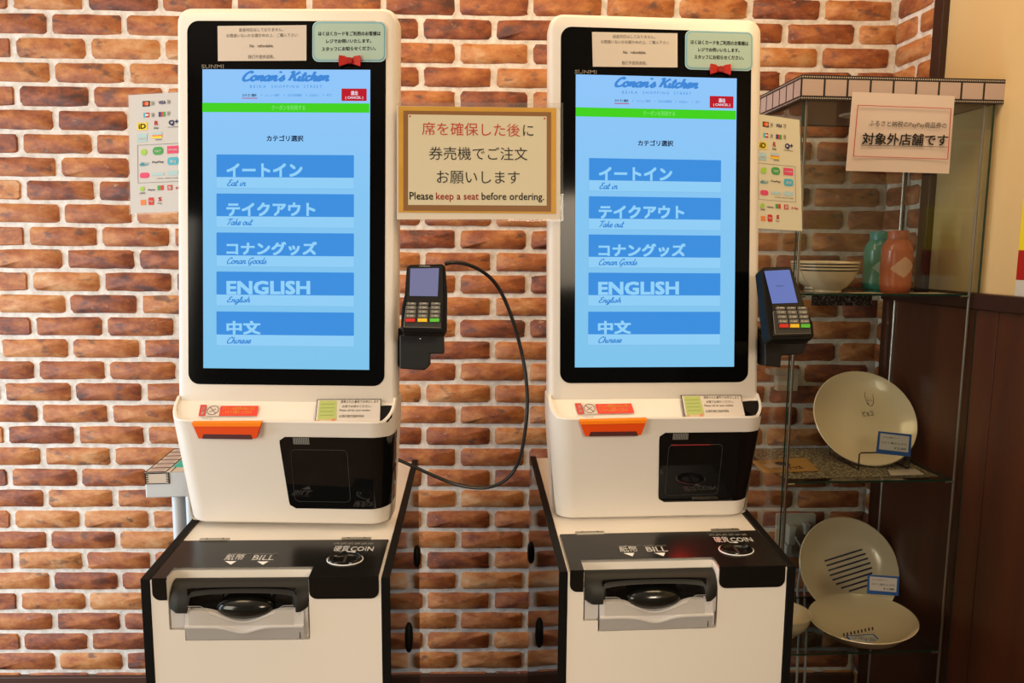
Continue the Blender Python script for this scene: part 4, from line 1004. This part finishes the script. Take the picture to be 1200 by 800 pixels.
bowl(Vector((-.110,.062,S1)), None, .068, .072, 'cream bowl with three black stripes, front-left on the top glass shelf', [(.70,.755,1),(.805,.86,1),(.905,.955,1)])
bowl(Vector((-.062,.215,S1)), None, .068, .072, 'cream bowl with fine dark bands, behind the three-striped bowl on top shelf', [(.70,.735,1),(.765,.80,1),(.83,.865,1),(.90,.94,1)])
def bottle(c, label, mats, rad=.0362):
    c = Vector(c); pr = [(.0001,.002),(rad*.86,0),(rad*.97,.006),(rad,.016),(rad,.100),(rad*1.0,.101),(rad*.985,.1025),(rad*.93,.112),(rad*.74,.124),(rad*.68,.127)]
    T = thing('flask', MC, c, label, 'bottle', 'flasks on the top shelf')
    MB().lathe(pr, c, 40, 0).build('body', mats[0], T, smooth=True, angle=60)
    MB().lathe([(rad*.64,.125),(rad*.66,.127),(rad*.66,.145),(rad*.62,.149),(.0001,.150)], c, 32, 0).build('lid', mats[1], T, smooth=True, angle=50)
    mb = MB(); vs = []; n = 14                 # pale diamond panel wrapped on the side
    for i in range(n+1):
        s = -1 + 2*i/n; a = math.radians(-92 + 50*s) ; w_ = .026*(1-abs(s))**.9
        for zz in (-w_, w_): vs.append((c.x + (rad+.0004)*math.cos(a), c.y + (rad+.0004)*math.sin(a), c.z + .060 + zz + .004*s))
    mb.add(vs, [(2*i, 2*i+2, 2*i+3, 2*i+1) for i in range(n)]); mb.build('pale_diamond', mats[2], T, smooth=True)
    return T
bottle((.094,.125,S1), 'coral orange flask with pale diamond, right end of the top glass shelf', [mat('coral_enamel', (.46,.115,.045), .22), mat('coral_lid', (.42,.11,.05), .3), mat('pale_coral', (.60,.36,.25), .4)])
bottle((.098,.212,S1), 'teal flask with pale diamond, half hidden behind the coral orange flask', [mat('teal_enamel', (.035,.24,.17), .22), mat('teal_lid', (.02,.22,.20), .3), mat('pale_teal', (.30,.48,.38), .4)])
SHP = mat('beige_card', (.50,.42,.30), .6)
for i, (x0, x1, y0, y1, l) in enumerate(((-.075,.0,.015,.06,'flat beige price card on the top shelf before the bowls'), (.085,.155,.012,.05,'flat beige price card on the top shelf before the coral flask'))):
    o = MB().box(x0, x1, y0, y1, S1+.0002, S1+.001).build('price_card', SHP, M=MC, base=((x0+x1)/2,(y0+y1)/2,S1)); tag(o, l, 'card', 'price cards on the top shelf')
DKM = noise_mat('dark_patterned_sheet', (.010,.009,.008), (.24,.19,.14), 160, .6, 0, lo=.52, hi=.60)
mb = MB().box(-.19, .145, .19, .305, S1+.0002, S1+.0008); mb.box(-.03, .14, .3035, .305, S1-.05, S1)
tag(mb.build('lace_sheet', DKM, M=MC, base=(-.08,.25,S1)), 'dark lace-patterned sheet under the bowls, drooping behind the top shelf', 'cloth')
MATM = noise_mat('scribble_print_mat', (.05,.042,.03), (.34,.29,.17), 150, .6, 0, (1,.8,1), .47, .55)
tag(MB().box(-.20, .185, .035, .30, S2+.0002, S2+.0009).build('printed_mat', MATM, M=MC, base=(0,.15,S2)), 'black and straw scribble-printed mat covering the middle glass shelf', 'mat')
# round plates: lathe about z, then leaned back
def plate(c, rad, tilt, yaw, roll=0, n=56):
    pr = [(.0001,.006),(rad*.52,.006),(rad*.56,.0),(rad*.60,.001),(rad*.60,.007),(rad*.80,.013),(rad*.985,.027),(rad,.029),(rad*.985,.031),(rad*.80,.018),(rad*.62,.0115),(rad*.3,.0105),(.0001,.0105)]
    R = Matrix.Rotation(yaw, 3, 'Z') @ Matrix.Rotation(tilt, 3, 'X') @ Matrix.Rotation(roll, 3, 'Z')
    return MB().lathe(pr, c, n, 0, R=R), R
# upper plate
bot = on_shelf(S2, 1024, 548); rad = .132; tilt = math.radians(90-33)
R = Matrix.Rotation(-.12, 3, 'Z') @ Matrix.Rotation(tilt, 3, 'X')
low = R @ Vector((0,-rad,.028)); c = Vector((bot.x, bot.y, S2+.004)) - low
mb, R = plate(c, rad, tilt, -.12)
o = mb.build('display_plate', CER, M=MC, base=(bot.x, bot.y, S2+.003), smooth=True, angle=60); tag(o, 'round cream plate with small speech bubble, propped upright on the middle shelf', 'plate')
pp = Plane(MC, c + R @ Vector((0,0,.0108)), R @ Vector((1,0,0)), R @ Vector((0,1,0)))
mb = MB(); u, v = pp.px(1018.5, 466)
ring = [pp.pt(u + .0125*math.cos(a*math.pi/12)*(.85), v + .023*math.sin(a*math.pi/12), .0004) for a in range(25)]; mb.tube(ring, .0007, 4, 0)
for i, (x, h) in enumerate(((1021, 11), (1017.5, 15))):
    for j in range(4 if i else 3): write(mb, pp, 'ほんとかよな'[(i*3+j) % 6], (x-1.2, 462+j*4), (x+1.2, 462+j*4), 2.6, 0, .0004, .01)
write(mb, pp, 'ピョコ', (1011.5,488), (1024,487), 6, 0, .0004, .012)
mb.build('printed_motif', INK, o)
BLKW = mat('black_wire', (.012,.012,.012), .4)
T = thing('plate_stand', MC, (bot.x, bot.y, S2), 'black wire plate stand holding the cream plate on the middle shelf', 'stand')
L_, Rr = on_shelf(S2, 989, 542), on_shelf(S2, 1049, 543); hh = .046
fr_ = bot.y-.022
MB().tube([(L_.x,fr_,S2+.004),(L_.x,fr_,S2+hh-.004),(L_.x+.004,fr_,S2+hh),(Rr.x-.004,fr_,S2+hh),(Rr.x,fr_,S2+hh-.004),(Rr.x,fr_,S2+.004)], .0018, 8).build('front_hoop', BLKW, T, smooth=True)
for x in (L_.x, Rr.x): MB().tube([(x,fr_,S2+.003),(x,bot.y+.125,S2+.003),(x,bot.y+.150,S2+.11)], .0018, 8).build('foot', BLKW, T, smooth=True)
def price_tag(pl, Q, label, price, M=MC):
    mb = MB(); mb.slab(pl, [pl.px(*q) for q in (Q[3], Q[2], Q[1], Q[0])], .0008, 0, 0)
    Qi = [lerp2(Q,.06,.08), lerp2(Q,.93,.10), lerp2(Q,.92,.82), lerp2(Q,.07,.80)]; pxquad(mb, pl, (Qi[3],Qi[2],Qi[1],Qi[0]), 1, .0004)
    wq(mb, pl, Q, 'コナンの大皿プレート', .14, .62, .27, 2, 2, .0007, .01); wq(mb, pl, Q, 'コナン君どんぶり', .12, .85, .52, 2.4, 2, .0007, .01); wq(mb, pl, Q, price, .5, .85, .74, 2.6, 2, .0007, .02)
    o = mb.build('price_tag', [mat('royal_blue_card', (.02,.10,.36), .5) if 'royal_blue_card' not in bpy.data.materials else bpy.data.materials['royal_blue_card'], mat('tag_white', (.58,.58,.56), .5) if 'tag_white' not in bpy.data.materials else bpy.data.materials['tag_white'], INK], M=M, base=pl.P(*lerp2(Q,.5,1)))
    return tag(o, label, 'price tag', 'blue-edged price tags')
pt_ = Plane(MC, (0,fr_+.006,0), (1,0,0), (0,.1,1))
price_tag(pt_, [(1029.5,505),(1068.5,509),(1067,535),(1026.5,531)], 'blue-edged price tag against the upright plate on the middle shelf', '￥2,200')
# little things on the middle shelf
sp = Plane(MC, (0,0,S2+.001), (1,0,0), (0,1,0))
mb = MB(); mb.slab(sp, [sp.px(*q) for q in ((896,555.5),(960,552.5),(944,537),(880,541))], .001, .003, 0)
write(mb, sp, 'コナングッズ', (908,552), (943,550.5), 3.2, 1, .0036, .03); write(mb, sp, '●', (915,548), (930,547), 5, 1, .0036)
o = mb.build('brown_card', [mat('kraft_board', (.36,.20,.05), .6), INK], M=MC, base=sp.P(920,547)); tag(o, 'ochre brown card with black print at left front of the middle shelf', 'card')
mb = MB(); mb.slab(sp, [sp.px(*q) for q in ((1044,558),(1083,557),(1073,550.5),(1040,551.5))], .001, .003, 0)
o = mb.build('white_ticket', mat('ticket_paper', (.60,.52,.42), .6), M=MC, base=sp.P(1060,554)); tag(o, 'small white ticket lying at right front of the middle shelf', 'card')
# wall box seen through the cabinet
pw = Plane(MW, (0,-.03,0), (1,0,0), (0,0,1)); a = pw.P(908,446); b = pw.P(937,434)
T = thing('wall_box', MW, (pw.P(922,458).x, 0, pw.P(922,458).z), 'small beige box fixed to bricks behind the cabinet, above the middle shelf', 'box')
p0, p1 = pw.P(911,458), pw.P(936,436); q0, q1 = pw.P(901,439), pw.P(938,433)
MB().box(p0.x, p1.x, -.03, 0, p0.z, p1.z).build('body', mat('beige_box', (.40,.33,.24), .6), T, bevel=.001)
MB().box(q0.x, q1.x, -.035, 0, q0.z, q1.z).build('lid', mat('beige_lid', (.34,.29,.22), .6), T, bevel=.001)
# socket with plugs and cords
T = thing('wall_socket', MW, (pw.P(935,640).x, 0, pw.P(935,640).z), 'white double wall socket with plugs and cords, behind the cabinet', 'socket')
SW = mat('socket_white', (.50,.46,.40), .4); s0, s1 = pw.P(911,656), pw.P(960,605)
MB().slab(Plane(MW, (0,-.008,0), (1,0,0), (0,0,1)), rrect(s0.x, s1.x, s0.z, s1.z, .006, 4), .008, 0).build('cover_plate', SW, T)
for (x, y, w_, h_) in ((928,627,10,22),(946,620,8,12),(924,645,8,12)):
    a, b = pw.P(x-w_/2, y+h_/2), pw.P(x+w_/2, y-h_/2); MB().box(a.x, b.x, -.035, -.008, a.z, b.z).build('plug', SW, T, bevel=.003)
for pts in ([(931,628),(938,640),(937,660),(933,690),(935,730),(932,800)], [(948,622),(944,650),(941,690),(944,740),(941,800)]):
    pth = [pw.P(x, y, .01) for x, y in pts]; MB().tube(pth, .0035, 6).build('cord', SW, T, smooth=True)
# lower shelf crockery
bot = on_shelf(S3, 1000, 735); bot.x += .030; rad = .135; tilt = math.radians(90-28)
R = Matrix.Rotation(-.10, 3, 'Z') @ Matrix.Rotation(tilt, 3, 'X'); low = R @ Vector((0,-rad,.028)); c = Vector((bot.x-.004, .165, S3+.004)) - low
mb, R = plate(c, rad, tilt, -.10)
o = mb.build('striped_plate', CER, M=MC, base=(bot.x, .16, S3+.003), smooth=True, angle=60); tag(o, 'round cream plate with slanted navy stripes, propped at back of lower shelf', 'plate')
pp = Plane(MC, c + R @ Vector((0,0,.0108)), R @ Vector((1,0,0)), R @ Vector((0,1,0))); mb = MB()
cu, cv = pp.px(996, 666); rr = abs(pp.px(1022,666)[0]-cu); dirv = Vector((math.cos(.30), math.sin(.30))); nv = Vector((-dirv.y, dirv.x))
for i in range(8):
    d_ = .62*rr - i*rr*.215; hw_ = math.sqrt(max(0.0, rr*rr - d_*d_)) if d_ < .35*rr else rr*.95
    if d_ > .35*rr: hw_ = math.sqrt(rr*rr-(.35*rr)**2)*1.03
    q = [Vector((cu, cv)) + nv*(d_+s*.0023) + dirv*t*hw_ for t, s in ((-1,-1),(1,-1),(1,1),(-1,1))]
    mb.poly([pp.pt(v_.x, v_.y, .0004) for v_ in q], 0)
mb.build('printed_stripes', NVY, o)
T = thing('wire_plate_stand', MC, (bot.x, .16, S3), 'black wire stand behind the navy-striped plate on the lower shelf', 'stand')
for x in (bot.x-.035, bot.x+.035): MB().tube([(x,.125,S3+.012),(x,.125,S3+.003),(x,.25,S3+.003),(x,.255,S3+.12)], .0018, 8).build('foot', BLKW, T, smooth=True)
pt_ = Plane(MC, (0,.10,0), (1,0,0), (0,.2,1))
price_tag(pt_, [(1017,673),(1054,675.5),(1053,698),(1016,695.5)], 'blue-edged price tag in front of the navy-striped plate on lower shelf', '￥1,980')
c = on_shelf(S3, 1010, 757); c = Vector((c.x+.024, .078, S3)); rad = .129; ht = .050
R = Matrix.Rotation(-.10, 3, 'Y') @ Matrix.Rotation(.0, 3, 'X')
pr = [(.0001,.004),(rad*.42,.003),(rad*.46,0),(rad*.49,.001),(rad*.50,.006),(rad*.75,ht*.38),(rad*.97,ht*.93),(rad,ht),(rad*.985,ht*1.03),(rad*.96,ht*.96),(rad*.74,ht*.48),(rad*.5,ht*.24),(rad*.25,ht*.16),(.0001,ht*.14)]
o = MB().lathe(pr, c + Vector((0,0,.006)), 56, 0, R=R).build('shallow_bowl', CER, M=MC, base=c, smooth=True, angle=60); tag(o, 'wide shallow cream bowl holding a price tag, front of the lower shelf', 'bowl')
pb = Plane(MC, c + Vector((0,0,.028)), (1,0,-.05), (0,1,.25))
mb = MB(); pxquad(mb, pb, ((990,747),(1030,755),(1022,737),(986,743)), 0, .001)
mb2 = MB()
for i in range(9): pxquad(mb2, pb, ((988+4.2*i,746-.9*i),(989.8+4.2*i,745.7-.9*i),(989.5+4.2*i,742-.9*i),(987.7+4.2*i,742.3-.9*i)), 0, .0015)
mb2.build('printed_motif', NVY, o)
price_tag(pb, [(991,744.5),(1024,742.5),(1036,754.5),(998,754.5)], 'blue-edged price tag lying inside the wide shallow bowl', '￥1,650')
o, c = bowl(Vector((-.150,.11,S3)), None, .066, .06, 'small cream bowl with navy inner band, left end of lower shelf', [(.72,.73,0)], mats=[CER, NVY])
mb = MB().lathe([(.066*.965,.0575),(.066*.93,.048)], c, 40, 0); mb.build('inner_band', NVY, o, smooth=True)

# ================================================================ POSTER AT THE RIGHT EDGE
prr = Plane(MR, (0,.002,0), (1,0,0), (0,0,1))
u0 = prr.px(1194.5,300)[0]; v0 = prr.px(1196,347)[1]; v1 = prr.px(1199,253)[1]; vm = prr.px(1196,293)[1]; vl = prr.px(1196,328)[1]
mb = MB(); w_ = .16
for a, b, m in ((v0, vl, 0), (vl, vm, 1), (vm, v1+.04, 2)): mb.slab(prr, [(u0,a),(u0+w_,a),(u0+w_,b),(u0,b)], .001, .003, m)
o = mb.build('wall_poster', [mat('poster_white', (.62,.60,.56), .4), mat('poster_red', (.42,.012,.01), .4), mat('poster_yellow', (.85,.70,.02), .4)], M=MR, base=(u0+.08, 0, (v0+v1)/2))
tag(o, 'yellow, red and white poster on cream wall at the right edge', 'poster')
for o in bpy.data.objects:
    if '_b' in o: del o['_b']
